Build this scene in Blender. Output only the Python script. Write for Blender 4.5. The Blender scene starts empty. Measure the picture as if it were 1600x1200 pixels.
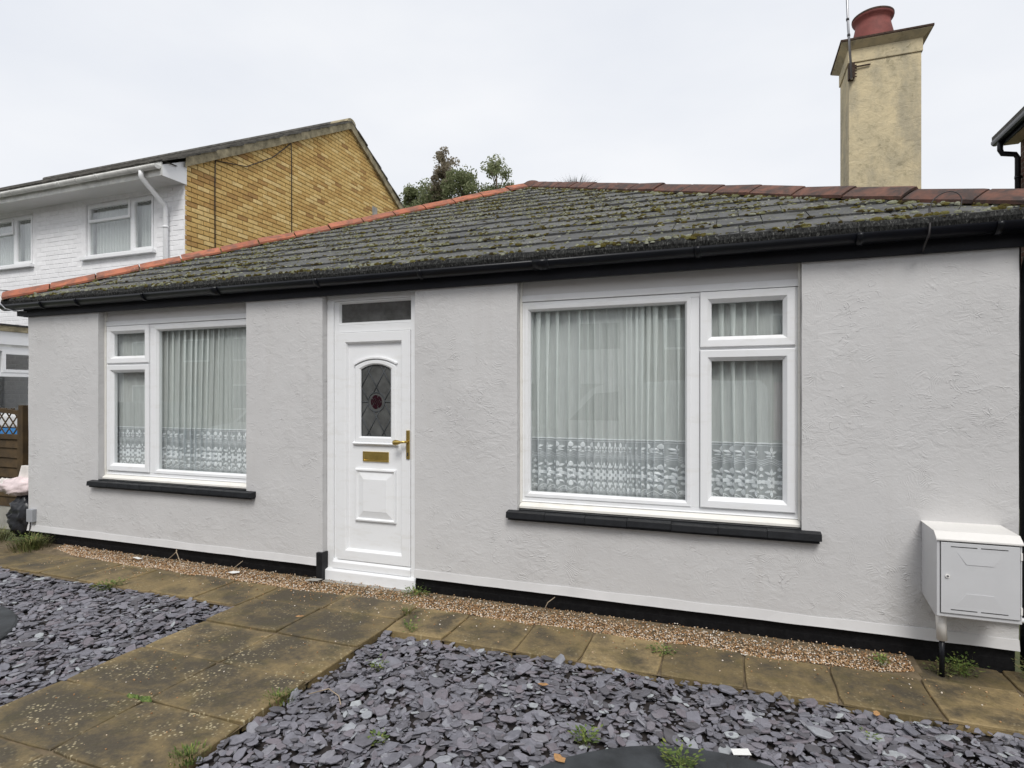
import bpy, bmesh, math, random
from mathutils import Vector, Matrix, noise
PI = math.pi
R = math.radians
random.seed(11)
scene = bpy.context.scene
COL = scene.collection

# ------------------------------------------------------------------ camera, sky, sun, exposure
CAM_X, CAM_Y, EYE = 0.0, -4.25, 1.62
YAW = R(20.3)
cam_d = bpy.data.cameras.new('camera')
cam = bpy.data.objects.new('camera', cam_d)
COL.objects.link(cam)
cam.location = (CAM_X, CAM_Y, EYE)
cam.rotation_euler = (PI / 2, 0, YAW)
cam_d.sensor_width = 36.0
cam_d.lens = 36.0 * 920 / 1600
cam_d.shift_y = 18 / 1600
cam_d.clip_start = 0.05
cam_d.clip_end = 2000
scene.camera = cam

SUN_EL, SUN_AZ = R(50), R(22)      # azimuth measured from the street side (-y) towards +x
world = bpy.data.worlds.new('World')
scene.world = world
world.use_nodes = True
wn, wl = world.node_tree.nodes, world.node_tree.links
wn.clear()
w_out = wn.new('ShaderNodeOutputWorld')
w_bg = wn.new('ShaderNodeBackground')
w_sky = wn.new('ShaderNodeTexSky')
w_sky.sky_type = 'NISHITA'
w_sky.sun_disc = False
w_sky.sun_elevation = SUN_EL
w_sky.sun_rotation = PI - SUN_AZ
w_sky.air_density = 1.0
w_sky.dust_density = 3.0
w_hs = wn.new('ShaderNodeHueSaturation')
w_hs.inputs['Saturation'].default_value = 0.12
wl.new(w_sky.outputs[0], w_hs.inputs['Color'])
# overcast: an even cloud deck with faint soft mottling over the desaturated sky
w_tc = wn.new('ShaderNodeTexCoord')
w_map = wn.new('ShaderNodeMapping')
w_map.inputs['Scale'].default_value = (1.0, 1.0, 2.6)
w_no = wn.new('ShaderNodeTexNoise')
w_no.inputs['Scale'].default_value = 1.7
w_no.inputs['Detail'].default_value = 5
w_no.inputs['Roughness'].default_value = 0.5
w_cr = wn.new('ShaderNodeValToRGB')
w_cr.color_ramp.elements[0].position = 0.30
w_cr.color_ramp.elements[0].color = (7.5, 7.85, 8.55, 1)
w_cr.color_ramp.elements[1].position = 0.70
w_cr.color_ramp.elements[1].color = (9.0, 9.15, 9.45, 1)
w_mix = wn.new('ShaderNodeMixRGB')
w_mix.inputs['Fac'].default_value = 0.90
wl.new(w_tc.outputs['Generated'], w_map.inputs['Vector'])
wl.new(w_map.outputs[0], w_no.inputs['Vector'])
wl.new(w_no.outputs['Fac'], w_cr.inputs['Fac'])
wl.new(w_hs.outputs['Color'], w_mix.inputs['Color1'])
wl.new(w_cr.outputs['Color'], w_mix.inputs['Color2'])
wl.new(w_mix.outputs['Color'], w_bg.inputs['Color'])
w_bg.inputs['Strength'].default_value = 0.0730
wl.new(w_bg.outputs[0], w_out.inputs['Surface'])

sun_d = bpy.data.lights.new('sun', 'SUN')
sun_d.energy = 1.5
sun_d.angle = R(22)
sun_d.color = (1.0, 0.97, 0.93)
sun = bpy.data.objects.new('sun', sun_d)
COL.objects.link(sun)
sun_dir = Vector((math.sin(SUN_AZ) * math.cos(SUN_EL), -math.cos(SUN_AZ) * math.cos(SUN_EL), math.sin(SUN_EL)))
sun.rotation_euler = sun_dir.to_track_quat('Z', 'Y').to_euler()
sun.location = (0, -10, 20)

scene.render.engine = 'CYCLES'
vs = scene.view_settings
vs.view_transform = 'Standard'
vs.look = 'None'
vs.exposure = 0.60
vs.gamma = 1.0
scene.cycles.max_bounces = 8
scene.cycles.transparent_max_bounces = 24

def S(r, g, b):
    f = lambda c: (c / 255 / 12.92) if c / 255 <= 0.04045 else ((c / 255 + 0.055) / 1.055) ** 2.4
    return (f(r), f(g), f(b), 1)

# ------------------------------------------------------------------ node helpers
class NT:
    def __init__(self, name):
        self.m = bpy.data.materials.new(name)
        self.m.use_nodes = True
        self.t = self.m.node_tree
        self.n, self.l = self.t.nodes, self.t.links
        self.b = self.n['Principled BSDF']
        self.out = self.n['Material Output']
    def new(self, typ, **kw):
        nd = self.n.new(typ)
        for k, v in kw.items():
            if k in nd.inputs.keys():
                nd.inputs[k].default_value = v
            else:
                setattr(nd, k, v)
        return nd
    def link(self, a, b):
        self.l.new(a, b)
    def coord(self, kind='Object'):
        if kind == 'World':
            return self.new('ShaderNodeNewGeometry').outputs['Position']
        return self.new('ShaderNodeTexCoord').outputs[kind]
    def mapping(self, vec, scale=(1, 1, 1), loc=(0, 0, 0), rot=(0, 0, 0)):
        m = self.new('ShaderNodeMapping')
        m.inputs['Scale'].default_value = scale
        m.inputs['Location'].default_value = loc
        m.inputs['Rotation'].default_value = rot
        self.link(vec, m.inputs['Vector'])
        return m.outputs[0]
    def noise(self, vec, scale, detail=4, rough=0.55, dist=0.0):
        n = self.new('ShaderNodeTexNoise')
        n.inputs['Scale'].default_value = scale
        n.inputs['Detail'].default_value = detail
        n.inputs['Roughness'].default_value = rough
        n.inputs['Distortion'].default_value = dist
        self.link(vec, n.inputs['Vector'])
        return n.outputs['Fac']
    def voro(self, vec, scale, feature='F1', rnd=1.0, out='Distance'):
        n = self.new('ShaderNodeTexVoronoi')
        n.feature = feature
        n.inputs['Scale'].default_value = scale
        n.inputs['Randomness'].default_value = rnd
        self.link(vec, n.inputs['Vector'])
        return n.outputs[out]
    def ramp(self, fac, stops):
        r = self.new('ShaderNodeValToRGB')
        e = r.color_ramp.elements
        while len(e) < len(stops):
            e.new(0.5)
        for i, (p, c) in enumerate(stops):
            e[i].position = p
            e[i].color = c if len(c) == 4 else (*c, 1)
        self.link(fac, r.inputs['Fac'])
        return r.outputs['Color']
    def mix(self, fac, a, b, mode='MIX'):
        m = self.new('ShaderNodeMixRGB')
        m.blend_type = mode
        for sock, v in ((m.inputs['Fac'], fac), (m.inputs['Color1'], a), (m.inputs['Color2'], b)):
            if hasattr(v, 'is_linked'):
                self.link(v, sock)
            elif isinstance(v, (int, float)):
                sock.default_value = v
            else:
                sock.default_value = v if len(v) == 4 else (*v, 1)
        return m.outputs['Color']
    def math(self, op, a, b=0.0, clamp=False):
        m = self.new('ShaderNodeMath')
        m.operation = op
        m.use_clamp = clamp
        for sock, v in ((m.inputs[0], a), (m.inputs[1], b)):
            if hasattr(v, 'is_linked'):
                self.link(v, sock)
            else:
                sock.default_value = v
        return m.outputs[0]
    def bump(self, h, strength=0.3, dist=0.01):
        b = self.new('ShaderNodeBump')
        b.inputs['Strength'].default_value = strength
        b.inputs['Distance'].default_value = dist
        self.link(h, b.inputs['Height'])
        self.link(b.outputs[0], self.b.inputs['Normal'])
    def color(self, c):
        if hasattr(c, 'is_linked'):
            self.link(c, self.b.inputs['Base Color'])
        else:
            self.b.inputs['Base Color'].default_value = c if len(c) == 4 else (*c, 1)
    def rough(self, r, spec=0.5):
        if hasattr(r, 'is_linked'):
            self.link(r, self.b.inputs['Roughness'])
        else:
            self.b.inputs['Roughness'].default_value = r
        self.b.inputs['Specular IOR Level'].default_value = spec

MAT = {}
def simple(name, c, rough=0.5, var=0.12, scale=6.0, bump=0.0, bscale=60, spec=0.5, metal=0.0):
    t = NT(name)
    v = t.coord('World')
    n = t.noise(v, scale, 5, 0.6)
    lo = tuple(x * (1 - var) for x in c[:3])
    hi = tuple(min(1, x * (1 + var)) for x in c[:3])
    t.color(t.ramp(n, [(0.3, lo), (0.7, hi)]))
    t.rough(rough, spec)
    t.b.inputs['Metallic'].default_value = metal
    if bump:
        t.bump(t.noise(v, bscale, 4), bump, 0.004)
    MAT[name] = t.m
    return t.m

# painted render: trowelled fans and ridges
def m_render():
    t = NT('grey_painted_render')
    v = t.coord('World')
    warp = t.mix(1.0, v, t.mix(0.16, (0, 0, 0), t.new_noise_color(v, 4.5), 'MIX'), 'ADD')
    big = t.noise(v, 1.1, 3)
    fine = t.noise(v, 60, 5, 0.65)
    patch = t.ramp(t.noise(v, 1.9, 3, 0.55), [(0.40, (0.16, 0.16, 0.16)), (0.66, (1, 1, 1))])
    lumps = t.noise(t.mapping(v, (1, 1, 1.5), rot=(0, R(24), 0)), 11, 6, 0.62, 0.9)
    # fans: short arcs round scattered centres, broken up
    vd = t.voro(warp, 2.6)
    rings = t.math('POWER', t.math('ABSOLUTE', t.math('SINE', t.math('MULTIPLY', vd, 105.0))), 4.0)
    mask = t.ramp(t.noise(v, 5.0, 4, 0.7), [(0.54, (0, 0, 0)), (0.66, (1, 1, 1))])
    fans = t.math('MULTIPLY', rings, mask)
    # ridges left by the trowel: short warped creases
    rid = t.noise(t.mapping(v, (1, 1, 1.6), rot=(0, R(-32), 0)), 7.0, 2, 0.5, 1.6)
    cre = t.ramp(t.math('ABSOLUTE', t.math('SUBTRACT', rid, 0.5)), [(0.0, (1, 1, 1)), (0.030, (0, 0, 0))])
    cmask = t.math('MULTIPLY', t.ramp(t.noise(v, 6.5, 4, 0.75), [(0.50, (0, 0, 0)), (0.62, (1, 1, 1))]), t.ramp(t.noise(v, 1.7, 2, 0.5), [(0.44, (0.1, 0.1, 0.1)), (0.58, (1, 1, 1))]))
    cre = t.math('MULTIPLY', cre, cmask)
    h = t.math('ADD', t.math('MULTIPLY', fine, 0.16), t.math('MULTIPLY', t.math('MULTIPLY', lumps, patch), 0.95))
    h = t.math('ADD', h, t.math('MULTIPLY', fans, 0.17))
    h = t.math('ADD', h, t.math('MULTIPLY', cre, 0.34))
    t.bump(h, 0.74, 0.013)
    col = t.ramp(big, [(0.3, (0.530, 0.524, 0.521)), (0.7, (0.585, 0.580, 0.577))])
    # faint vertical rain streaks
    sx = t.noise(t.mapping(v, (9, 9, 0.7)), 1.0, 3)
    col = t.mix(t.ramp(sx, [(0.55, (0, 0, 0)), (0.8, (0.25, 0.25, 0.25))]), col, (0.47, 0.455, 0.435))
    t.color(col)
    t.rough(0.75, 0.3)
    MAT['render'] = t.m
def _nnc(self, vec, scale):
    n = self.new('ShaderNodeTexNoise')
    n.inputs['Scale'].default_value = scale
    n.inputs['Detail'].default_value = 3
    self.link(vec, n.inputs['Vector'])
    return n.outputs['Color']
NT.new_noise_color = _nnc
m_render()
simple("render_smooth", (0.585, 0.58, 0.578), 0.7, 0.06, 3, 0.12, 18)

def m_upvc(name, c, dirt=0.25):
    t = NT(name)
    v = t.coord('World')
    d = t.noise(t.mapping(v, (3, 3, 10)), 2.0, 6, 0.65)
    f = t.ramp(d, [(0.52, (0, 0, 0)), (0.8, (dirt, dirt, dirt))])
    t.color(t.mix(f, c, (0.52, 0.49, 0.40)))
    t.rough(0.32, 0.45)
    MAT[name] = t.m
m_upvc('upvc', (0.80, 0.81, 0.82))
m_upvc('upvc_cream', (0.80, 0.785, 0.735), 0.5)
m_upvc('white_panel', (0.66, 0.65, 0.64), 0.3)

def m_glass(name, tint=(0.978, 0.988, 0.985), refl=0.055, rough=0.0):
    t = NT(name)
    t.n.remove(t.b)
    tr = t.new('ShaderNodeBsdfTransparent')
    tr.inputs['Color'].default_value = (*tint, 1)
    gl = t.new('ShaderNodeBsdfGlossy')
    gl.inputs['Roughness'].default_value = rough
    gl.inputs['Color'].default_value = (1, 1, 1, 1)
    lw = t.new('ShaderNodeLayerWeight')
    lw.inputs['Blend'].default_value = 0.5
    fac = t.math('ADD', t.math('MULTIPLY', t.math('POWER', lw.outputs['Facing'], 4.0), 0.9), refl, True)
    mx = t.new('ShaderNodeMixShader')
    t.link(fac, mx.inputs[0])
    t.link(tr.outputs[0], mx.inputs[1])
    t.link(gl.outputs[0], mx.inputs[2])
    t.link(mx.outputs[0], t.out.inputs['Surface'])
    MAT[name] = t.m
m_glass('glass')

def m_net(name, alpha, c):
    t = NT(name)
    t.n.remove(t.b)
    v = t.coord('World')
    df = t.new('ShaderNodeBsdfDiffuse')
    df.inputs['Color'].default_value = (*c, 1)
    tl = t.new('ShaderNodeBsdfTranslucent')
    tl.inputs['Color'].default_value = (*c, 1)
    m1 = t.new('ShaderNodeMixShader')
    m1.inputs[0].default_value = 0.10
    t.link(df.outputs[0], m1.inputs[1])
    t.link(tl.outputs[0], m1.inputs[2])
    tr = t.new('ShaderNodeBsdfTransparent')
    m2 = t.new('ShaderNodeMixShader')
    n = t.noise(t.mapping(v, (260, 260, 9)), 1.0, 2)
    t.link(t.math('ADD', t.math('MULTIPLY', n, 0.3), alpha - 0.15, True), m2.inputs[0])
    t.link(tr.outputs[0], m2.inputs[1])
    t.link(m1.outputs[0], m2.inputs[2])
    t.link(m2.outputs[0], t.out.inputs['Surface'])
    MAT[name] = t.m
m_net('net', 0.64, (0.92, 0.955, 0.935))
m_net('lace_ground', 0.56, (0.84, 0.88, 0.90))
m_net('lace', 0.97, (0.94, 0.96, 0.98))

simple('black_gloss', (0.006, 0.007, 0.010), 0.32, 0.25, 5, 0.08, 30, 0.28)
simple('black_fascia', (0.008, 0.009, 0.013), 0.45, 0.35, 4, 0.10, 40, 0.22)
simple('black_sill', (0.011, 0.012, 0.014), 0.5, 0.3, 14, 0.25, 60, 0.3)
simple('dark_room', (0.085, 0.08, 0.075), 0.9, 0.1)
simple('brass', (0.50, 0.36, 0.11), 0.28, 0.15, 20, 0.0, 40, 0.5, 0.85)
simple('lead', (0.060, 0.066, 0.072), 0.6, 0.2, 6, 0, 40, 0.25)
simple('glass_smoke', (0.085, 0.088, 0.086), 0.12, 0.35, 9, 0.12, 30, 0.5)
simple('rose_glass', (0.020, 0.002, 0.006), 0.4, 0.3, 40, 0, 40, 0.2)
simple('meter_white', (0.56, 0.565, 0.575), 0.38, 0.05, 3, 0.05, 90)
simple('meter_lid', (0.76, 0.745, 0.715), 0.42, 0.06, 3, 0.05, 90)
simple('slot_dark', (0.03, 0.03, 0.03), 0.8)
simple('metal_grey', (0.35, 0.35, 0.36), 0.35, 0.1, 8, 0, 40, 0.5, 0.8)
simple('box_grey', (0.30, 0.31, 0.33), 0.6, 0.1)
simple('cable_black', (0.02, 0.017, 0.018), 0.6)
simple('rust', (0.05, 0.028, 0.018), 0.9, 0.5, 40, 0.4, 80)
simple('fence_wood', (0.060, 0.036, 0.013), 0.8, 0.4, 7, 0.3, 60)
simple('concrete', (0.33, 0.32, 0.29), 0.9, 0.3, 6, 0.4, 50)
simple('sack_pink', (0.69, 0.58, 0.58), 0.55, 0.25, 9, 0.2, 25)
simple('sack_white', (0.72, 0.69, 0.66), 0.55, 0.12, 9, 0.2, 25)
simple('bag_black', (0.018, 0.019, 0.023), 0.35, 0.3, 12, 0.3, 30)
simple('blue_plastic', (0.07, 0.29, 0.66), 0.4, 0.1)
simple('white_plastic', (0.76, 0.77, 0.78), 0.4, 0.05)
simple('grit', (0.14, 0.105, 0.062), 0.95, 0.4, 14, 0.5, 90)
simple('rough_grass', (0.085, 0.095, 0.045), 0.95, 0.4, 3, 0.5, 40)
simple('soil', (0.030, 0.024, 0.022), 0.95, 0.5, 20, 0.6, 60)
simple('tarmac', (0.05, 0.05, 0.052), 0.9, 0.25, 30, 0.4, 200)
simple('pavement', (0.24, 0.23, 0.21), 0.9, 0.2, 8, 0.3, 90)
simple('disc_stone', (0.035, 0.039, 0.043), 0.7, 0.45, 5, 0.5, 22)
simple('mortar_dark', (0.17, 0.125, 0.055), 0.95, 0.3, 20)
simple('mortar_white', (0.80, 0.80, 0.81), 0.8, 0.08, 10)
simple('neighbour_tile', (0.085, 0.080, 0.070), 0.9, 0.5, 9, 0.5, 40)
simple('verge_mortar', (0.30, 0.26, 0.17), 0.95, 0.5, 8, 0.6, 40)
simple('gutter_white', (0.66, 0.66, 0.63), 0.45, 0.25, 5)
simple('cream_soffit', (0.50, 0.40, 0.26), 0.7)
simple('pot_red', (0.20, 0.055, 0.045), 0.75, 0.35, 7, 0.3, 50)
simple('bark', (0.16, 0.13, 0.10), 0.9, 0.3, 6, 0.4, 20)
simple('paper', (0.78, 0.78, 0.76), 0.7, 0.05)
simple('dead_leaf', (0.40, 0.22, 0.09), 0.8, 0.4, 40)
simple('twig', (0.34, 0.27, 0.19), 0.85, 0.3, 30)
simple('van_white', (0.78, 0.79, 0.80), 0.25, 0.03)
simple('tyre', (0.02, 0.02, 0.02), 0.8)
simple('car_glass', (0.02, 0.025, 0.03), 0.08, 0.1)
simple('far_roof', (0.13, 0.075, 0.055), 0.9, 0.3, 4)
for _n, _c in (('door_blue', (0.03, 0.08, 0.25)), ('door_red', (0.3, 0.02, 0.02)), ('door_green', (0.02, 0.12, 0.05)), ('door_black', (0.01, 0.01, 0.01)), ('door_yellow', (0.6, 0.4, 0.05)),
               ('door_brown', (0.10, 0.05, 0.02)), ('door_grey', (0.2, 0.2, 0.2)), ('door_pink', (0.5, 0.2, 0.25)), ('door_purple', (0.12, 0.04, 0.2)), ('door_orange', (0.5, 0.15, 0.02))):
    simple(_n, _c, 0.4)
simple('far_window', (0.05, 0.06, 0.07), 0.1, 0.1)
simple('car_silver', (0.38, 0.40, 0.42), 0.3, 0.04)

def m_island(name, stops, rough=0.85, src='island', nscale=40, namt=0.3, bump=0.3, spec=0.4):
    """colour picked per loose piece (island) or per object, with fine mottling"""
    t = NT(name)
    if src == 'island':
        r = t.new('ShaderNodeNewGeometry').outputs['Random Per Island']
    else:
        r = t.new('ShaderNodeObjectInfo').outputs['Random']
    v = t.coord('World')
    c = t.ramp(r, stops)
    n = t.noise(v, nscale, 5, 0.65)
    g = t.ramp(n, [(0.25, (1 - namt,) * 3), (0.75, (1 + namt,) * 3)])
    t.color(t.mix(1.0, c, g, 'MULTIPLY'))
    t.rough(rough, spec)
    if bump:
        t.bump(n, bump, 0.004)
    MAT[name] = t.m
SL = [(0.0, (0.088, 0.083, 0.090)), (0.2, (0.135, 0.132, 0.150)), (0.45, (0.170, 0.169, 0.194)),
      (0.68, (0.200, 0.194, 0.220)), (0.82, (0.155, 0.134, 0.150)), (0.95, (0.250, 0.255, 0.280)), (0.99, (0.36, 0.38, 0.39))]
m_island('slate_chips', SL, 0.6, 'island', 35, 0.22, 0.25)
m_island('slate_single', SL, 0.6, 'object', 35, 0.22, 0.25)
GR = [(0.0, (0.18, 0.09, 0.038)), (0.3, (0.35, 0.195, 0.085)), (0.55, (0.46, 0.30, 0.16)), (0.80, (0.56, 0.45, 0.33)), (0.94, (0.72, 0.67, 0.60))]
m_island('pea_gravel', GR, 0.7, 'island', 90, 0.2, 0.0)
YB = [(0.0, (0.36, 0.205, 0.078)), (0.10, (0.51, 0.315, 0.108)), (0.35, (0.59, 0.39, 0.138)), (0.65, (0.655, 0.455, 0.172)), (0.93, (0.73, 0.54, 0.24))]
m_island('yellow_brick', YB, 0.9, 'object', 16, 0.22, 0.3)
m_island('yellow_brick_far', YB, 0.9, 'island', 16, 0.22, 0.3)
WB = [(0.0, (0.80, 0.80, 0.81)), (1.0, (0.86, 0.86, 0.87))]
m_island('white_brick', WB, 0.7, 'object', 12, 0.06, 0.25)
m_island('white_brick_far', WB, 0.7, 'island', 12, 0.06, 0.25)
MO = [(0.0, (0.028, 0.022, 0.010)), (0.25, (0.062, 0.050, 0.014)), (0.50, (0.098, 0.084, 0.022)), (0.66, (0.125, 0.122, 0.052)), (0.76, (0.16, 0.165, 0.105)), (0.92, (0.23, 0.235, 0.18))]
m_island('moss_pale', [(0, (0.11, 0.112, 0.08)), (0.5, (0.17, 0.174, 0.13)), (1, (0.28, 0.285, 0.235))], 0.95, 'island', 120, 0.3, 0.3, 0.1)
m_island('moss', MO, 0.95, 'island', 120, 0.4, 0.5, 0.1)
def m_leaf(name, stops):
    m_island(name, stops, 0.65, 'island', 30, 0.15, 0)
    t = MAT[name].node_tree
    pb = t.nodes['Principled BSDF']
    tr = t.nodes.new('ShaderNodeBsdfTranslucent')
    t.links.new(pb.inputs['Base Color'].links[0].from_socket, tr.inputs['Color'])
    mx = t.nodes.new('ShaderNodeMixShader')
    mx.inputs[0].default_value = 0.6
    t.links.new(pb.outputs[0], mx.inputs[1])
    t.links.new(tr.outputs[0], mx.inputs[2])
    t.links.new(mx.outputs[0], t.nodes['Material Output'].inputs['Surface'])
LF = [(0.0, (0.030, 0.055, 0.014)), (0.5, (0.065, 0.10, 0.024)), (1.0, (0.12, 0.15, 0.035))]
m_island('weed_green', [(0, (0.055, 0.09, 0.02)), (0.6, (0.115, 0.165, 0.035)), (1, (0.24, 0.25, 0.065))], 0.7, 'island', 30, 0.2, 0)
m_island('weed_dull', [(0, (0.06, 0.06, 0.02)), (0.6, (0.11, 0.14, 0.04)), (1, (0.25, 0.19, 0.09))], 0.8, 'island', 30, 0.2, 0)
m_leaf('tree_leaf', [(0, (0.14, 0.165, 0.08)), (0.6, (0.23, 0.26, 0.13)), (1, (0.34, 0.355, 0.21))])
m_leaf('tree_leaf_brown', [(0, (0.18, 0.15, 0.11)), (0.6, (0.28, 0.24, 0.17)), (1, (0.38, 0.33, 0.24))])

def m_tile():
    t = NT('mossy_roof_tile')
    v = t.coord('World')
    r = t.new('ShaderNodeObjectInfo').outputs['Random']
    base = t.ramp(r, [(0, (0.085, 0.087, 0.089)), (0.5, (0.112, 0.113, 0.113)), (1, (0.145, 0.144, 0.140))])
    n1 = t.noise(v, 7, 6, 0.65)
    col = t.mix(t.ramp(n1, [(0.42, (0, 0, 0)), (0.7, (0.75, 0.75, 0.75))]), base, (0.045, 0.046, 0.040))
    n2 = t.noise(v, 16, 6, 0.7)
    col = t.mix(t.ramp(n2, [(0.55, (0, 0, 0)), (0.70, (0.8, 0.8, 0.8))]), col, (0.125, 0.118, 0.075))
    sp = t.voro(v, 34)
    spm = t.math('MULTIPLY', t.ramp(sp, [(0.0, (1, 1, 1)), (0.30, (0, 0, 0))]), t.ramp(t.noise(v, 5, 3), [(0.45, (0, 0, 0)), (0.65, (1, 1, 1))]))
    col = t.mix(spm, col, (0.26, 0.265, 0.22))
    t.color(col)
    t.rough(0.85, 0.3)
    t.bump(t.math('ADD', n2, t.math('MULTIPLY', spm, 0.5)), 0.5, 0.008)
    MAT['tile'] = t.m
m_tile()

def m_eave():
    t = NT('dirty_tile_edge')
    v = t.coord('World')
    s = t.noise(t.mapping(v, (90, 90, 28)), 1.0, 4, 0.7)
    t.color(t.ramp(s, [(0.40, (0.010, 0.010, 0.010)), (0.60, (0.045, 0.046, 0.044)), (0.74, (0.26, 0.26, 0.24))]))
    t.rough(0.9, 0.2)
    t.bump(s, 0.8, 0.012)
    MAT['eave_edge'] = t.m
m_eave()

def m_hip(name, a, b, dark):
    t = NT(name)
    v = t.coord('World')
    r = t.new('ShaderNodeObjectInfo').outputs['Random']
    base = t.ramp(r, [(0, a), (1, b)])
    n = t.noise(v, 6, 6, 0.7, 0.5)
    col = t.mix(t.ramp(n, [(0.40, (0, 0, 0)), (0.60, (0.9, 0.9, 0.9))]), base, dark)
    w = t.noise(v, 11, 5, 0.7)
    col = t.mix(t.ramp(w, [(0.66, (0, 0, 0)), (0.75, (0.7, 0.7, 0.7))]), col, (0.40, 0.36, 0.31))
    t.color(col)
    t.rough(0.85, 0.3)
    t.bump(n, 0.4, 0.006)
    MAT[name] = t.m
m_hip('hip_orange', (0.33, 0.105, 0.060), (0.44, 0.160, 0.092), (0.17, 0.092, 0.070))
m_hip('hip_brown', (0.130, 0.062, 0.046), (0.185, 0.090, 0.064), (0.052, 0.043, 0.040))

def m_chimney():
    t = NT('cream_chimney_render')
    v = t.coord('World')
    n = t.noise(v, 3.2, 6, 0.65, 0.4)
    n2 = t.noise(v, 17, 6, 0.7, 0.6)
    col = t.ramp(n, [(0.35, (0.66, 0.56, 0.36)), (0.65, (0.50, 0.44, 0.30))])
    col = t.mix(t.ramp(t.noise(t.mapping(v, (3, 3, 1.2)), 1.4, 5, 0.65), [(0.48, (0, 0, 0)), (0.66, (0.7, 0.7, 0.7))]), col, (0.36, 0.33, 0.25))
    st = t.math('MULTIPLY', t.ramp(n2, [(0.50, (0, 0, 0)), (0.70, (1, 1, 1))]), t.ramp(n, [(0.42, (0.1, 0.1, 0.1)), (0.6, (0.8, 0.8, 0.8))]))
    col = t.mix(st, col, (0.20, 0.175, 0.11))
    t.color(col)
    t.rough(0.9, 0.2)
    t.bump(t.math("ADD", t.math("MULTIPLY", n2, 0.7), t.math('MULTIPLY', t.noise(t.mapping(v, (4, 4, 6)), 1.3, 4, 0.6, 1.0), 1.2)), 0.6, 0.014)
    MAT['chimney'] = t.m
m_chimney()

def m_slab():
    t = NT('weathered_paving_slab')
    v = t.coord('World')
    r = t.new('ShaderNodeObjectInfo').outputs['Random']
    g = t.coord('Generated')
    n = t.noise(v, 2.6, 5, 0.6, 0.4)
    n2 = t.noise(v, 16, 6, 0.7)
    n3 = t.noise(v, 60, 4, 0.7)
    base = t.ramp(r, [(0, (0.160, 0.120, 0.058)), (0.5, (0.205, 0.152, 0.073)), (1, (0.28, 0.208, 0.102))])
    # grey-black weathering in broad patches, away from slab rims
    sep = t.new('ShaderNodeSeparateXYZ')
    t.link(g, sep.inputs[0])
    ex = t.math('MULTIPLY', t.math('ABSOLUTE', t.math('SUBTRACT', sep.outputs[0], 0.5)), 2.0)
    ey = t.math('MULTIPLY', t.math('ABSOLUTE', t.math('SUBTRACT', sep.outputs[1], 0.5)), 2.0)
    rim = t.math('POWER', t.math('MAXIMUM', ex, ey), 5.0)
    wfac = t.math('SUBTRACT', t.math('ADD', n, t.math('MULTIPLY', n2, 0.5)), t.math('MULTIPLY', rim, 0.16))
    # the walked path is trodden darker down its middle
    sw = t.new('ShaderNodeSeparateXYZ')
    t.link(v, sw.inputs[0])
    trod = t.math('SUBTRACT', 1.0, t.math('MULTIPLY', t.math('ABSOLUTE', t.math('ADD', sw.outputs[0], 2.91)), 1.35), True)
    wfac = t.math('ADD', wfac, t.math('MULTIPLY', trod, 0.13))
    grime = t.ramp(wfac, [(0.60, (0, 0, 0)), (0.86, (0.90, 0.90, 0.90))])
    col = t.mix(grime, base, (0.060, 0.051, 0.037))
    alg = t.ramp(t.noise(v, 4.5, 5, 0.7), [(0.50, (0, 0, 0)), (0.72, (0.6, 0.6, 0.6))])
    col = t.mix(alg, col, (0.075, 0.064, 0.022))
    sp = t.voro(t.mapping(v, (1, 1, 0.2)), 44)
    sm = t.math('MULTIPLY', t.ramp(sp, [(0.20, (1, 1, 1)), (0.34, (0, 0, 0))]), t.ramp(t.noise(v, 3.7, 4, 0.7), [(0.47, (0, 0, 0)), (0.60, (1, 1, 1))]))
    yfac = t.ramp(t.mapping_y(v), [(0.0, (1, 1, 1)), (1.0, (0.15, 0.15, 0.15))])
    sm = t.math('MULTIPLY', sm, yfac)
    col = t.mix(t.math('MULTIPLY', sm, 0.80), col, (0.50, 0.43, 0.27))
    col = t.mix(0.35, col, t.mix(1.0, col, t.ramp(n3, [(0.3, (0.5, 0.5, 0.5)), (0.7, (1.5, 1.5, 1.5))]), 'MULTIPLY'))
    t.color(col)
    t.rough(0.72, 0.35)
    t.bump(t.math('ADD', n3, t.math('MULTIPLY', n2, 0.8)), 0.35, 0.005)
    MAT['slab'] = t.m
def _my(self, v):
    s = self.new('ShaderNodeSeparateXYZ')
    self.link(v, s.inputs[0])
    return self.math('ADD', s.outputs[1], 1.45, True)     # lichen thins out on the slabs along the wall
NT.mapping_y = _my
m_slab()

def m_plinth():
    t = NT('black_painted_brick_plinth')
    v = t.coord('World')
    br = t.new('ShaderNodeTexBrick')
    br.inputs['Scale'].default_value = 1.0
    br.inputs['Brick Width'].default_value = 0.225
    br.inputs['Row Height'].default_value = 0.075
    br.inputs['Mortar Size'].default_value = 0.008
    sx = t.new('ShaderNodeSeparateXYZ')
    t.link(v, sx.inputs[0])
    cx = t.new('ShaderNodeCombineXYZ')
    t.link(sx.outputs[0], cx.inputs[0])
    t.link(sx.outputs[2], cx.inputs[1])
    t.link(cx.outputs[0], br.inputs['Vector'])
    n = t.noise(v, 24, 6, 0.7)
    t.color(t.ramp(n, [(0.45, (0.004, 0.004, 0.005)), (0.70, (0.010, 0.010, 0.011)), (0.84, (0.06, 0.055, 0.05))]))
    t.rough(0.6, 0.2)
    t.bump(t.math('SUBTRACT', t.math('MULTIPLY', n, 0.5), br.outputs['Fac']), 0.5, 0.008)
    MAT['plinth'] = t.m
m_plinth()

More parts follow.
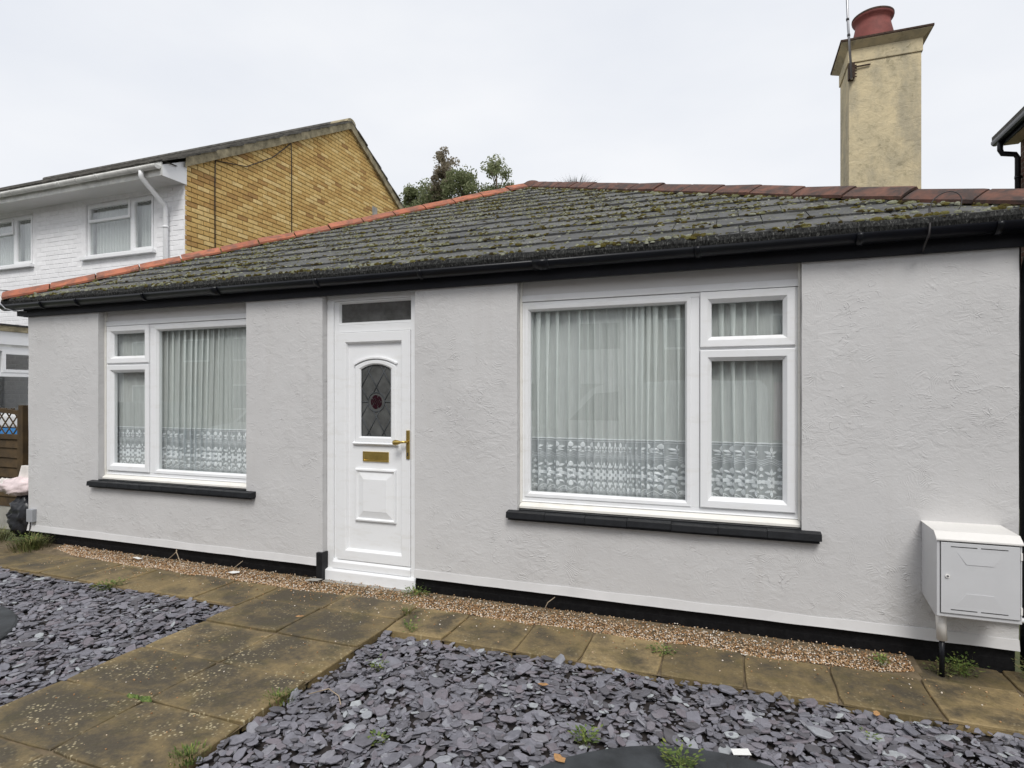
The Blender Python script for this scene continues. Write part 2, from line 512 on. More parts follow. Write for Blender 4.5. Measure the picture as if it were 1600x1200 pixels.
def m_brick_tex(name, a, b, mort):
    t = NT(name)
    v = t.coord('World')
    sx = t.new('ShaderNodeSeparateXYZ')
    t.link(v, sx.inputs[0])
    cx = t.new('ShaderNodeCombineXYZ')
    t.link(t.math('ADD', sx.outputs[0], sx.outputs[1]), cx.inputs[0])
    t.link(sx.outputs[2], cx.inputs[1])
    br = t.new('ShaderNodeTexBrick')
    br.inputs['Scale'].default_value = 1.0
    br.inputs['Brick Width'].default_value = 0.225
    br.inputs['Row Height'].default_value = 0.075
    br.inputs['Mortar Size'].default_value = 0.007
    br.inputs['Color1'].default_value = (*a, 1)
    br.inputs['Color2'].default_value = (*b, 1)
    br.inputs['Mortar'].default_value = (*mort, 1)
    t.link(cx.outputs[0], br.inputs['Vector'])
    t.color(br.outputs['Color'])
    t.rough(0.9, 0.3)
    MAT[name] = t.m
m_brick_tex('brick_red', (0.16, 0.075, 0.05), (0.11, 0.06, 0.045), (0.24, 0.21, 0.17))

# ------------------------------------------------------------------ mesh helpers
class MB:
    def __init__(self):
        self.v, self.f, self.s = [], [], []
    def add(self, verts, faces, smooth=False):
        o = len(self.v)
        self.v.extend([tuple(p) for p in verts])
        self.f.extend([tuple(i + o for i in fc) for fc in faces])
        self.s.extend([smooth] * len(faces))
    def box(self, lo, hi):
        x0, y0, z0 = lo
        x1, y1, z1 = hi
        self.add([(x0, y0, z0), (x1, y0, z0), (x1, y1, z0), (x0, y1, z0), (x0, y0, z1), (x1, y0, z1), (x1, y1, z1), (x0, y1, z1)],
                 [(0, 3, 2, 1), (4, 5, 6, 7), (0, 1, 5, 4), (1, 2, 6, 5), (2, 3, 7, 6), (3, 0, 4, 7)])
    def prism(self, poly, axis, a, b, smooth=False):
        """extrude a 2-D polygon along an axis (0: poly is (y,z), 1: (x,z), 2: (x,y))"""
        n = len(poly)
        def P(p, h):
            return (h, p[0], p[1]) if axis == 0 else (p[0], h, p[1]) if axis == 1 else (p[0], p[1], h)
        vs_ = [P(p, a) for p in poly] + [P(p, b) for p in poly]
        fs = [tuple(range(n))[::-1], tuple(range(n, 2 * n))]
        o = len(self.v)
        self.v.extend(vs_)
        for fc in fs:
            self.f.append(tuple(i + o for i in fc)); self.s.append(False)
        for i in range(n):
            j = (i + 1) % n
            self.f.append((o + i, o + j, o + n + j, o + n + i)); self.s.append(smooth)
    def tube(self, pts, r, seg=10, caps=True):
        pts = [Vector(p) for p in pts]
        rings = []
        up0 = None
        for i, p in enumerate(pts):
            d = (pts[min(i + 1, len(pts) - 1)] - pts[max(i - 1, 0)]).normalized()
            if up0 is None:
                up0 = d.orthogonal().normalized()
            up0 = (up0 - d * up0.dot(d)).normalized()
            q = d.cross(up0)
            rr = r[i] if isinstance(r, (list, tuple)) else r
            rings.append([p + (up0 * math.cos(2 * PI * k / seg) + q * math.sin(2 * PI * k / seg)) * rr for k in range(seg)])
        vs_ = [v for rg in rings for v in rg]
        fs = []
        for i in range(len(pts) - 1):
            for k in range(seg):
                k2 = (k + 1) % seg
                fs.append((i * seg + k, i * seg + k2, (i + 1) * seg + k2, (i + 1) * seg + k))
        self.add(vs_, fs, True)
        if caps:
            n = len(self.v) - len(vs_)
            self.f.append(tuple(n + k for k in range(seg))[::-1]); self.s.append(False)
            m = n + (len(pts) - 1) * seg
            self.f.append(tuple(m + k for k in range(seg))); self.s.append(False)
    def lathe(self, prof, c, seg=28):
        """profile of (radius, z) turned round the vertical through c"""
        vs_ = [(c[0] + r * math.cos(2 * PI * k / seg), c[1] + r * math.sin(2 * PI * k / seg), z) for r, z in prof for k in range(seg)]
        fs = []
        for i in range(len(prof) - 1):
            for k in range(seg):
                k2 = (k + 1) % seg
                fs.append((i * seg + k, i * seg + k2, (i + 1) * seg + k2, (i + 1) * seg + k))
        self.add(vs_, fs, True)
    def ring(self, x0, x1, z0, z1, prof):
        """mitred rectangular frame in the x-z plane; profile of (inset, y)"""
        vs_, n = [], len(prof)
        for ins, y in prof:
            vs_ += [(x0 + ins, y, z0 + ins), (x1 - ins, y, z0 + ins), (x1 - ins, y, z1 - ins), (x0 + ins, y, z1 - ins)]
        fs = []
        for i in range(n - 1):
            for k in range(4):
                k2 = (k + 1) % 4
                fs.append((i * 4 + k, i * 4 + k2, (i + 1) * 4 + k2, (i + 1) * 4 + k))
        self.add(vs_, fs)
    def mesh(self, name, mat):
        me = bpy.data.meshes.new(name)
        me.from_pydata(self.v, [], self.f)
        me.polygons.foreach_set('use_smooth', self.s)
        if mat:
            me.materials.append(MAT[mat])
        me.update()
        return me
    def obj(self, name, mat, parent=None, bevel=0.0, fix=False):
        me = self.mesh(name, mat)
        if bevel or fix:
            bm = bmesh.new()
            bm.from_mesh(me)
            if fix:
                bmesh.ops.recalc_face_normals(bm, faces=bm.faces)
            if bevel:
                es = [e for e in bm.edges if len(e.link_faces) == 2 and e.calc_face_angle(0) > 0.6]
                bmesh.ops.bevel(bm, geom=es, offset=bevel, segments=2, affect='EDGES', profile=0.6)
            bm.to_mesh(me)
            bm.free()
        return link(name, me, parent)

def link(name, me, parent=None):
    o = bpy.data.objects.new(name, me)
    COL.objects.link(o)
    if parent:
        o.parent = parent
        o.matrix_parent_inverse = Matrix.Translation(-world_loc(parent))
    return o
def world_loc(o):
    p = Vector((0, 0, 0))
    while o:
        p += Vector(o.location)
        o = o.parent if o.matrix_parent_inverse == Matrix() else None
    return p
def tag(o, label, cat, group=None):
    o['label'] = label
    o['category'] = cat
    if group:
        o['group'] = group
    return o
def thing(name, label, cat, loc=(0, 0, 0), group=None):
    o = bpy.data.objects.new(name, None)
    COL.objects.link(o)
    o.location = loc
    o.empty_display_size = 0.2
    return tag(o, label, cat, group)
def part(name, parent):
    """a part that only gathers sub-parts is avoided: callers give it a mesh"""
    raise NotImplementedError
def bx(name, mat, parent, lo, hi, bevel=0.0):
    m = MB()
    m.box(lo, hi)
    return m.obj(name, mat, parent, bevel)

# ------------------------------------------------------------------ the setting: ground, road, beds
def sheet(name, mat, x0, x1, y0, y1, z):
    m = MB()
    m.add([(x0, y0, z), (x1, y0, z), (x1, y1, z), (x0, y1, z)], [(0, 1, 2, 3)])
    o = m.obj(name, mat)
    o['kind'] = 'structure'
    return o
sheet('ground', 'rough_grass', -300, 300, -300, 300, -0.07)
m = MB(); m.box((-60, -13.4, -0.062), (60, -7.0, -0.05)); o = m.obj('road', 'tarmac'); o['kind'] = 'structure'
m = MB(); m.box((-60, -7.0, -0.066), (60, -5.2, 0.02)); m.box((-60, -15.2, -0.066), (60, -13.4, 0.06)); o = m.obj('pavement', 'pavement'); o['kind'] = 'structure'

# path of flags, one object for each slab
path = sheet('path', 'grit', -7.9, 3.2, -0.735, 0.0, -0.014)
slab_seed = random.Random(5)
def slab(x0, x1, y0, y1):
    w, d = x1 - x0, y1 - y0
    m = MB()
    n = 5
    j = lambda s: slab_seed.uniform(-s, s)
    # outline with slightly worn corners and an uneven edge
    ring = []
    for (ax, ay, bx_, by) in ((0, 0, w, 0), (w, 0, w, d), (w, d, 0, d), (0, d, 0, 0)):
        for k in range(n):
            t = k / n
            c = 0.008 if k == 0 else 0.0
            px, py = ax + (bx_ - ax) * t, ay + (by - ay) * t
            cx, cy = w / 2 - px, d / 2 - py
            ring.append((px + j(0.0014) + math.copysign(c, cx), py + j(0.0014) + math.copysign(c, cy)))
    N = len(ring)
    vs_ = [(p[0], p[1], -0.05) for p in ring] + [(p[0], p[1], -0.005) for p in ring]
    vs_ += [(w / 2 + (p[0] - w / 2) * (1 - 0.008 / w), d / 2 + (p[1] - d / 2) * (1 - 0.008 / d), 0.0) for p in ring]
    fs = [tuple(range(2 * N, 3 * N))]
    for i in range(N):
        k = (i + 1) % N
        fs += [(i, k, N + k, N + i), (N + i, N + k, 2 * N + k, 2 * N + i)]
    m.add(vs_, fs)
    o = link('paving_slab', m.mesh('paving_slab', 'slab'))
    o.parent = path
    o.location = (x0, y0, slab_seed.uniform(-0.004, 0.004))
    o.rotation_euler = (j(0.008), j(0.008), j(0.006))
G = 0.0045
xs = [-2.245, -1.795, -1.29, -0.865, -0.39, 0.08, 0.552, 1.018, 1.49, 1.96, 2.43, 2.9]
for a, b in zip(xs, xs[1:]):
    slab(a + G, b - G, -0.735, -0.272)
x = -3.58
while x > -7.8:
    slab(x - 0.47 + G, x - G, -0.70 if x < -5 else -0.715, -0.245)
    x -= 0.47
ys = [-0.05, -0.54, -1.03, -1.505, -1.985, -2.465, -2.94, -3.41, -3.89, -4.36, -4.84, -5.2]
for a, b in zip(ys, ys[1:]):
    slab(-3.57 + G, -2.915 - G, b + G, a - G)
    slab(-2.915 + G, -2.25 - G, b + G, a - G)
m = MB()
m.add([(-3.565, -5.2, -0.014), (-2.255, -5.2, -0.014), (-2.255, -0.736, -0.014), (-3.565, -0.736, -0.014)], [(0, 1, 2, 3)])
o = m.obj('joint_bed', 'grit', path)
# slabs on the ground at the right end of the row, behind the meter
for a, b in ((1.03, 1.49), (1.50, 1.96)):
    slab(a, b, -0.262, 0.02)

# slate beds: thousands of chips; the ones that show largest are single objects
def chip_shape(rng, L):
    n = rng.randint(5, 8)
    asp = rng.uniform(0.45, 0.85)
    ph = rng.uniform(0, 6.28)
    th = rng.uniform(0.10, 0.22) * L ** 0.5 * 0.25
    pts = []
    for k in range(n):
        a = ph + 2 * PI * (k + rng.uniform(-0.33, 0.33)) / n
        rr = L / 2 * rng.uniform(0.78, 1.12)
        pts.append((rr * math.cos(a), rr * asp * math.sin(a)))
    sx, sy = rng.uniform(-0.05, 0.05), rng.uniform(-0.05, 0.05)
    vs_ = [(p[0], p[1], -th) for p in pts] + [(p[0] * 1.0, p[1] * 1.0, th * 0.4 + p[0] * sx) for p in pts] + [(p[0] * 0.86, p[1] * 0.86, th + p[0] * sx + p[1] * sy) for p in pts]
    fs = [tuple(range(2 * n, 3 * n))]
    for i in range(n):
        k = (i + 1) % n
        fs += [(i, k, n + k, n + i), (n + i, n + k, 2 * n + k, 2 * n + i)]
    return vs_, fs
rng = random.Random(77)
protos = []
for k in range(26):
    vs_, fs = chip_shape(rng, 1.0)
    vs_ = [(a, b, c * 0.9) for a, b, c in vs_]
    protos.append((vs_, fs))
proto_me = []
for vs_, fs in protos:
    m = MB(); m.add(vs_, fs); proto_me.append(m.mesh('slate_chip', 'slate_single'))
ca, sa = math.cos(YAW), math.sin(YAW)
def to_px(x, y, z):
    y -= CAM_Y
    dep = -sa * x + ca * y
    if dep < 0.2:
        return (-999, -999, dep)
    return (800 + 920 * (ca * x + sa * y) / dep, 618 - 920 * (z - EYE) / dep, dep)
DISCS = ((-0.03, -2.34, 0.93), (-5.33, -2.28, 0.93))
def bed(name, x0, x1, y0, y1, ymax, n_big):
    base = sheet(name, 'soil', x0 - 0.03, x1 + 0.03, y0, y1 + 0.02, -0.055)
    area = (x1 - x0) * (ymax - (-3.3))
    n = int(area * 1550)
    chips = []
    for i in range(n):
        x, y = rng.uniform(x0, x1), rng.uniform(-3.3, y1)
        if any((x - dx) ** 2 + (y - dy) ** 2 < (dr - 0.015) ** 2 for dx, dy, dr in DISCS):
            continue
        L = min(0.135, 0.035 * math.exp(rng.gauss(0.22, 0.48)))
        lay = rng.random()
        # the bed swells and dips a little
        h = 0.010 * noise.noise(Vector((x * 2.2, y * 2.2, 3.1)))
        z = -0.042 + 0.036 * lay + h
        tilt = abs(rng.gauss(0, 0.20)) + 0.05 * (1 - lay)
        if rng.random() < 0.07:
            tilt += rng.uniform(0.3, 0.8)
        e = Matrix.Rotation(rng.uniform(0, 6.28), 4, 'Z') @ Matrix.Rotation(tilt, 4, 'X') @ Matrix.Rotation(rng.uniform(0, 6.28), 4, 'Z')
        chips.append((L, lay, x, y, z, e, rng.randrange(len(protos))))
    def size(c):
        u, v, d = to_px(c[2], c[3], c[4])
        return c[0] / d * (0.55 + c[1] * 0.45) if (0 < u < 1600 and 600 < v < 1200 and c[1] > 0.6) else 0
    order = sorted(range(len(chips)), key=lambda i: -size(chips[i]))
    big = set(order[:n_big])
    m = MB()
    for i, (L, lay, x, y, z, e, p) in enumerate(chips):
        M = Matrix.Translation((x, y, z)) @ e @ Matrix.Scale(L, 4)
        if i in big:
            o = bpy.data.objects.new('slate_chip', proto_me[p])
            COL.objects.link(o)
            o.parent = base
            o.matrix_local = M
        else:
            vs_, fs = protos[p]
            m.add([M @ Vector(v) for v in vs_], fs)
    o = m.obj('slate_chippings', 'slate_chips', base)
    o['kind'] = 'stuff'
bed('slate_bed', -2.235, 3.2, -5.2, -0.745, -0.745, 210)
bed('slate_bed', -8.2, -3.585, -5.2, -0.725, -0.725, 90)

def disc(x, y, r, label, crack):
    m = MB()
    N = 56
    rr = [r * (1 + 0.012 * noise.noise(Vector((math.cos(6.283 * k / N) * 2, math.sin(6.283 * k / N) * 2, x)))) for k in range(N)]
    def ringz(s, z):
        return [(rr[k] * s * math.cos(2 * PI * k / N), rr[k] * s * math.sin(2 * PI * k / N), z) for k in range(N)]
    vs_ = ringz(1, -0.065) + ringz(1, -0.004) + ringz(0.985, 0.004) + ringz(0.5, 0.006) + [(0, 0, 0.006)]
    fs = []
    for i in range(3):
        for k in range(N):
            k2 = (k + 1) % N
            fs.append((i * N + k, i * N + k2, (i + 1) * N + k2, (i + 1) * N + k))
    fs += [(3 * N + k, 3 * N + (k + 1) % N, 4 * N) for k in range(N)]
    m.add(vs_, fs)
    o = m.obj('round_slab', 'disc_stone')
    o.location = (x, y, 0)
    tag(o, label, 'slab', 'round slabs set in the slate beds')
    if crack:
        c = MB()
        pts = [(crack[0] + 0.01 * math.sin(k * 2.1), crack[1] - 0.11 * k, 0.0075) for k in range(7)]
        for a, b in zip(pts, pts[1:]):
            c.add([(a[0] - 0.003, a[1], a[2]), (a[0] + 0.003, a[1], a[2]), (b[0] + 0.003, b[1], b[2]), (b[0] - 0.003, b[1], b[2])], [(0, 3, 2, 1)])
        c.obj('crack', 'slot_dark', o).matrix_parent_inverse = Matrix()
    return o
disc(*DISCS[0], 'dark round slab sunk in the slate bed under the larger window', (0.02, 0.85))
disc(*DISCS[1], 'grey round slab sunk in the slate bed beyond the path', None)

# pea gravel strip against the wall
def pebbles(name, spots, kind_parent=None):
    m = MB()
    phi = (1 + 5 ** 0.5) / 2
    ico_v = [Vector(p).normalized() for p in ((-1, phi, 0), (1, phi, 0), (-1, -phi, 0), (1, -phi, 0), (0, -1, phi), (0, 1, phi), (0, -1, -phi), (0, 1, -phi), (phi, 0, -1), (phi, 0, 1), (-phi, 0, -1), (-phi, 0, 1))]
    ico_f = [(0, 11, 5), (0, 5, 1), (0, 1, 7), (0, 7, 10), (0, 10, 11), (1, 5, 9), (5, 11, 4), (11, 10, 2), (10, 7, 6), (7, 1, 8), (3, 9, 4), (3, 4, 2), (3, 2, 6), (3, 6, 8), (3, 8, 9), (4, 9, 5), (2, 4, 11), (6, 2, 10), (8, 6, 7), (9, 8, 1)]
    for (x, y, z, r) in spots:
        e = Matrix.Rotation(rng.uniform(0, 6.28), 3, 'Z') @ Matrix.Rotation(rng.uniform(0, 1), 3, 'X')
        s = Vector((r * rng.uniform(0.8, 1.35), r * rng.uniform(0.7, 1.1), r * rng.uniform(0.5, 0.85)))
        m.add([e @ Vector((v.x * s.x, v.y * s.y, v.z * s.z)) + Vector((x, y, z)) for v in ico_v], ico_f, True)
    o = m.obj(name, 'pea_gravel')
    o['kind'] = 'stuff'
    return o
spots = []
for i in range(17000):
    x = rng.uniform(-6.7, 1.02)
    if -3.34 < x < -2.42 and rng.random() < 0.35:
        continue
    edge = -0.250 - 0.04 * noise.noise(Vector((x * 2.5, 0, 0))) - (0.03 if x > -2.4 else 0.0)
    if x < -5.6:
        edge += (-5.6 - x) * 0.12
    if x > 0.75:
        edge += (x - 0.75) * 0.35
    y = edge + abs(rng.gauss(0, 0.13)) * 1.0
    if y > 0.015:
        y = rng.uniform(edge, 0.01)
    d = (y - edge)
    h = min(0.030, d * 0.25)
    spots.append((x, y, -0.002 + h * rng.uniform(0.2, 1.0), rng.uniform(0.0034, 0.0068)))
for i in range(420):                      # strays scattered over the slabs
    x, y = rng.uniform(-6.5, 1.7), -0.29 - abs(rng.gauss(0, 0.16))
    if y > -0.72:
        spots.append((x, y, 0.004, rng.uniform(0.003, 0.0065)))
for i in range(120):
    spots.append((rng.uniform(-3.5, -2.3), rng.uniform(-2.4, -0.5), 0.003, rng.uniform(0.002, 0.006)))
pebbles('pea_gravel', spots)
m = MB()
m.add([(-7.3, -0.29, -0.012), (1.06, -0.29, -0.012), (1.06, 0.03, 0.012), (-7.3, 0.03, 0.012)], [(0, 1, 2, 3)])
o = m.obj('gravel_bed', 'grit'); o['kind'] = 'structure'

# ------------------------------------------------------------------ the bungalow
WX0, WX1 = -7.272, 1.583
PL, TOPZ = 0.135, 2.60
bungalow = thing('bungalow', 'single storey grey rendered bungalow with mossy pyramid roof and black gutter', 'bungalow', (-2.845, 0, 0))
OPEN = [(-6.161, -4.190, 0.70, 2.60), (-3.337, -2.422, 0.0, 2.60), (-1.53, 0.44, 0.70, 2.60)]
def wall_front():
    xs = sorted({WX0, WX1} | {o[0] for o in OPEN} | {o[1] for o in OPEN})
    # fine columns so that the arrises can wander by a few millimetres
    fx = []
    for a, b in zip(xs, xs[1:]):
        n = max(2, int((b - a) / 0.11))
        fx += [a + (b - a) * k / n for k in range(n)]
    fx.append(xs[-1])
    zs = [PL, 0.70]
    fz = []
    for a, b in zip([PL, 0.70], [0.70, TOPZ]):
        n = max(2, int((b - a) / 0.10))
        fz += [a + (b - a) * k / n for k in range(n)]
    fz.append(TOPZ)
    T = 0.26
    m = MB()
    idx = {}
    def vid(i, j, back):
        k = (i, j, back)
        if k not in idx:
            x, z = fx[i], fz[j]
            w = 0.0035
            dx = w * noise.noise(Vector((x * 6, z * 7, 1.5))) if (0 < i < len(fx) - 1) else 0.003 * noise.noise(Vector((0, z * 7, x)))
            dy = 0.004 * noise.noise(Vector((x * 2.2, z * 2.2, 8.1)))
            idx[k] = len(m.v)
            m.v.append((x + dx, (T if back else dy), z))
        return idx[k]
    def solid(i, j):
        if not (0 <= i < len(fx) - 1 and 0 <= j < len(fz) - 1):
            return False
        x, z = (fx[i] + fx[i + 1]) / 2, (fz[j] + fz[j + 1]) / 2
        return not any(a < x < b and c < z < d for a, b, c, d in OPEN)
    def q(*ids):
        m.f.append(ids); m.s.append(False)
    for i in range(len(fx) - 1):
        for j in range(len(fz) - 1):
            if not solid(i, j):
                continue
            q(vid(i, j, 0), vid(i + 1, j, 0), vid(i + 1, j + 1, 0), vid(i, j + 1, 0))
            q(vid(i, j, 1), vid(i, j + 1, 1), vid(i + 1, j + 1, 1), vid(i + 1, j, 1))
            if not solid(i - 1, j):
                q(vid(i, j, 0), vid(i, j + 1, 0), vid(i, j + 1, 1), vid(i, j, 1))
            if not solid(i + 1, j):
                q(vid(i + 1, j, 0), vid(i + 1, j, 1), vid(i + 1, j + 1, 1), vid(i + 1, j + 1, 0))
            if not solid(i, j - 1):
                q(vid(i, j, 0), vid(i, j, 1), vid(i + 1, j, 1), vid(i + 1, j, 0))
            if not solid(i, j + 1):
                q(vid(i, j + 1, 0), vid(i + 1, j + 1, 0), vid(i + 1, j + 1, 1), vid(i, j + 1, 1))
    return m.obj('front_wall', 'render', bungalow)
wall_front()
m = MB()
m.box((WX0, 0.26, 0.0), (WX0 + 0.25, 8.7, TOPZ))
m.box((WX1 - 0.25, 0.26, 0.0), (WX1, 8.7, TOPZ))
m.box((WX0 + 0.25, 8.45, 0.0), (WX1 - 0.25, 8.7, TOPZ))
m.obj('outer_wall', 'render', bungalow)
# black plinth and the bell-cast foot of the render
m = MB()
m.box((WX0 + 0.012, 0.018, -0.06), (-3.337, 0.24, PL + 0.004))
m.box((-2.422, 0.018, -0.06), (WX1 - 0.012, 0.24, PL + 0.004))
m.obj('plinth', 'plinth', bungalow)
for a, b in ((WX0, -3.337), (-2.422, WX1)):
    m = MB()
    n = int((b - a) / 0.09)
    vs_, fs = [], []
    for k in range(n + 1):
        x = a + (b - a) * k / n
        t = 0.195 + 0.008 * noise.noise(Vector((x * 3, 0, 0)))
        w = 0.003 * noise.noise(Vector((x * 4, 4, 0)))
        vs_ += [(x, 0.02, PL - 0.002), (x, -0.018 + w, PL - 0.002 + w), (x, -0.015 + w, PL + 0.012), (x, -0.006, t), (x, 0.02, t + 0.003)]
    for k in range(n):
        for q in range(4):
            fs.append((k * 5 + q, (k + 1) * 5 + q, (k + 1) * 5 + q + 1, k * 5 + q + 1))
    fs += [(0, 1, 2, 3, 4), tuple(n * 5 + q for q in (4, 3, 2, 1, 0))]
    m.add(vs_, fs)
    m.obj('wall_foot', 'render_smooth', bungalow)

# roof: pyramid; a plain deck, single tiles on the street slope
EY0, EZ0 = -0.10, 2.672
AP = Vector((-2.845, 4.35, 4.825))
RX0, RX1 = -7.49, 1.80
BY = 8.8
CL, CR = Vector((RX0, EY0, EZ0)), Vector((RX1, EY0, EZ0))
BL, BR = Vector((RX0, BY, EZ0)), Vector((RX1, BY, EZ0))
m = MB()
dz = Vector((0, 0, -0.03))
pts = [CL + dz, CR + dz, BR + dz, BL + dz, AP + dz]
m.add(pts, [(0, 1, 4), (1, 2, 4), (2, 3, 4), (3, 0, 4), (3, 2, 1, 0)])
roof = m.obj('roof', 'tile', bungalow)
slope = (Vector((AP.x, AP.y, AP.z)) - Vector((AP.x, EY0, EZ0)))
SLEN = slope.length
UP = slope.normalized()
NRM = Vector((1, 0, 0)).cross(UP)
def slope_pt(x, t, h):
    return Vector((x, EY0, EZ0)) + UP * t + NRM * h
def clip(poly, f):
    out = []
    for i, p in enumerate(poly):
        q = poly[(i + 1) % len(poly)]
        a, b = f(p), f(q)
        if a >= 0:
            out.append(p)
        if (a >= 0) != (b >= 0):
            s = a / (a - b)
            out.append((p[0] + (q[0] - p[0]) * s, p[1] + (q[1] - p[1]) * s))
    return out
GA, TW = 0.335, 0.302
trng = random.Random(3)
fl = lambda p: (p[0] - RX0) - (AP.x - RX0) * p[1] / SLEN - 0.02
fr = lambda p: (RX1 - p[0]) - (RX1 - AP.x) * p[1] / SLEN - 0.02
c = 0
t0 = -0.03
tile_info = []
while t0 < SLEN - 0.1:
    off = (0.5 if c % 2 else 0.0) * TW
    x = RX0 - off
    while x < RX1 + 0.1:
        poly = [(x + 0.003, t0), (x + TW - 0.003, t0), (x + TW - 0.003, t0 + GA + 0.07), (x + 0.003, t0 + GA + 0.07)]
        p2 = clip(clip(poly, fl), fr)
        x += TW
        if len(p2) < 3:
            continue
        A = abs(sum(p2[i][0] * p2[(i + 1) % len(p2)][1] - p2[(i + 1) % len(p2)][0] * p2[i][1] for i in range(len(p2)))) / 2
        if A < 0.004:
            continue
        lift = 0.017 + trng.uniform(-0.002, 0.005)
        tw = trng.uniform(-0.004, 0.004)
        xm = sum(p[0] for p in p2) / len(p2)
        hh = lambda p, e: max(0.0, lift * (1 - (p[1] - t0) / (GA + 0.07))) + tw * (p[0] - xm) / TW * 2 + e
        n = len(p2)
        m = MB()
        vs_ = [slope_pt(p[0], p[1], hh(p, -0.018)) for p in p2] + [slope_pt(p[0], p[1], hh(p, 0.0)) for p in p2]
        fs = [tuple(range(n))[::-1], tuple(range(n, 2 * n))] + [(i, (i + 1) % n, n + (i + 1) % n, n + i) for i in range(n)]
        m.add(vs_, fs)
        m.obj('roof_tile', 'tile', roof)
    t0 += GA
    c += 1
# thick dirty lower edge of the eaves course
m = MB()
n = 180
vs_, fs = [], []
for k in range(n + 1):
    x = RX0 + (RX1 - RX0) * k / n
    j = 0.010 * noise.noise(Vector((x * 9, 0.3, 0))) + 0.005 * noise.noise(Vector((x * 31, 1.3, 0)))
    j2 = 0.008 * noise.noise(Vector((x * 13, 7.3, 0)))
    vs_ += [(x, EY0 + 0.04, EZ0 - 0.09), (x, EY0 - 0.028 + j2, EZ0 - 0.080 + j), (x, EY0 - 0.046 + j2, EZ0 - 0.03 + j), (x, EY0 - 0.034 + j2, EZ0 + 0.006 + j), (x, EY0 + 0.03, EZ0 + 0.034 + j)]
for k in range(n):
    for q in range(4):
        fs.append((k * 5 + q, (k + 1) * 5 + q, (k + 1) * 5 + q + 1, k * 5 + q + 1))
fs += [(0, 1, 2, 3, 4), tuple(n * 5 + q for q in (4, 3, 2, 1, 0))]
m.add(vs_, fs, False)
m.obj('eaves_edge', 'eave_edge', roof)
# hip tiles
def hip_run(A, B, mat, seed, n0=0.0, w=0.135):
    rg = random.Random(seed)
    d = (B - A)
    L = d.length
    d.normalize()
    side = d.cross(Vector((0, 0, 1))).normalized()
    up = side.cross(d).normalized()
    k = 0
    s = n0
    while s < L - 0.05:
        ln = min(0.452, L - s)
        m = MB()
        segs = 8
        a0 = rg.uniform(-0.004, 0.006)
        a1 = rg.uniform(0.0, 0.014)
        pr = []
        for q in range(segs + 1):
            a = -1.0 + 2.0 * q / segs
            pr.append((a * w, 0.055 * (1 - abs(a) ** 1.5) - 0.030 * abs(a)))
        vs_, fs = [], []
        e0, e1 = s + 0.004, s + ln - 0.012
        for (ss, hh) in ((e0, 0.012 + a1), (e0 + 0.03, 0.014 + a1), (e1, 0.012 + a0)):
            for (ox, oz) in pr:
                vs_.append(A + d * ss + side * (ox + rg.uniform(-.001, .001)) + up * (oz + hh))
        nn = segs + 1
        for r_ in range(2):
            for q in range(segs):
                fs.append((r_ * nn + q, r_ * nn + q + 1, (r_ + 1) * nn + q + 1, (r_ + 1) * nn + q))
        base = len(vs_)
        for (ss, hh) in ((e0, 0.012 + a1), (e1, 0.012 + a0)):
            for (ox, oz) in pr:
                vs_.append(A + d * ss + side * ox * 0.97 + up * (oz + hh - 0.02))
        for q in range(segs):
            fs.append((q, base + q, base + q + 1, q + 1))
            fs.append((2 * nn + q, 2 * nn + q + 1, base + nn + q + 1, base + nn + q))
        fs.append((0, nn, 2 * nn, base + nn, base))
        fs.append((nn - 1, base + nn - 1, base + 2 * nn - 1, 3 * nn - 1, 2 * nn - 1))
        m.add(vs_, fs)
        m.obj('hip_tile', mat, roof, fix=True)
        s += 0.452
        k += 1
up0 = Vector((0, 0, 0.012))
hip_run(CL + up0, AP + up0, 'hip_orange', 1)
hip_run(CR + up0, AP + up0, 'hip_brown', 2)
hip_run(BL + up0, AP + up0, 'hip_orange', 3)
hip_run(BR + up0, AP + up0, 'hip_brown', 4)
m = MB()
m.lathe([(0.0, AP.z + 0.085), (0.10, AP.z + 0.07), (0.17, AP.z + 0.02), (0.2, AP.z - 0.06)], (AP.x, AP.y), 14)
m.obj('apex_cap', 'hip_brown', roof)
# mortar under the hips
m = MB()
for A in (CL, CR):
    d = (AP - A); s = d.cross(Vector((0, 0, 1))).normalized() * 0.115
    m.add([A + s + Vector((0, 0, -0.02)), A - s + Vector((0, 0, -0.02)), AP - s + Vector((0, 0, -0.02)), AP + s + Vector((0, 0, -0.02)), A + Vector((0, 0, 0.045)), AP + Vector((0, 0, 0.045))],
          [(0, 4, 5, 3), (4, 1, 2, 5), (0, 1, 4)])
m.obj('hip_mortar', 'mortar_dark', roof)

# moss cushions sitting on the tiles
def moss_blob(m, P, r, h, nrm, rg):
    N = 7
    ax = Vector((1, 0, 0)); ay = nrm.cross(ax).normalized()
    vs_ = []
    sx, sy = rg.uniform(0.8, 1.6), rg.uniform(0.6, 1.0)
    for (rr, hh) in ((1.0, -0.15), (0.85, 0.55), (0.45, 0.95)):
        for k in range(N):
            a = 2 * PI * k / N
            q = rr * r * rg.uniform(0.75, 1.2)
            vs_.append(P + ax * (q * sx * math.cos(a)) + ay * (q * sy * math.sin(a)) + nrm * (hh * h * rg.uniform(0.8, 1.2)))
    vs_.append(P + nrm * h)
    fs = []
    for i in range(2):
        for k in range(N):
            k2 = (k + 1) % N
            fs.append((i * N + k, i * N + k2, (i + 1) * N + k2, (i + 1) * N + k))
    fs += [(2 * N + k, 2 * N + (k + 1) % N, 3 * N) for k in range(N)]
    m.add(vs_, fs, True)
mr = random.Random(21)
m = MB()
cnt = 0
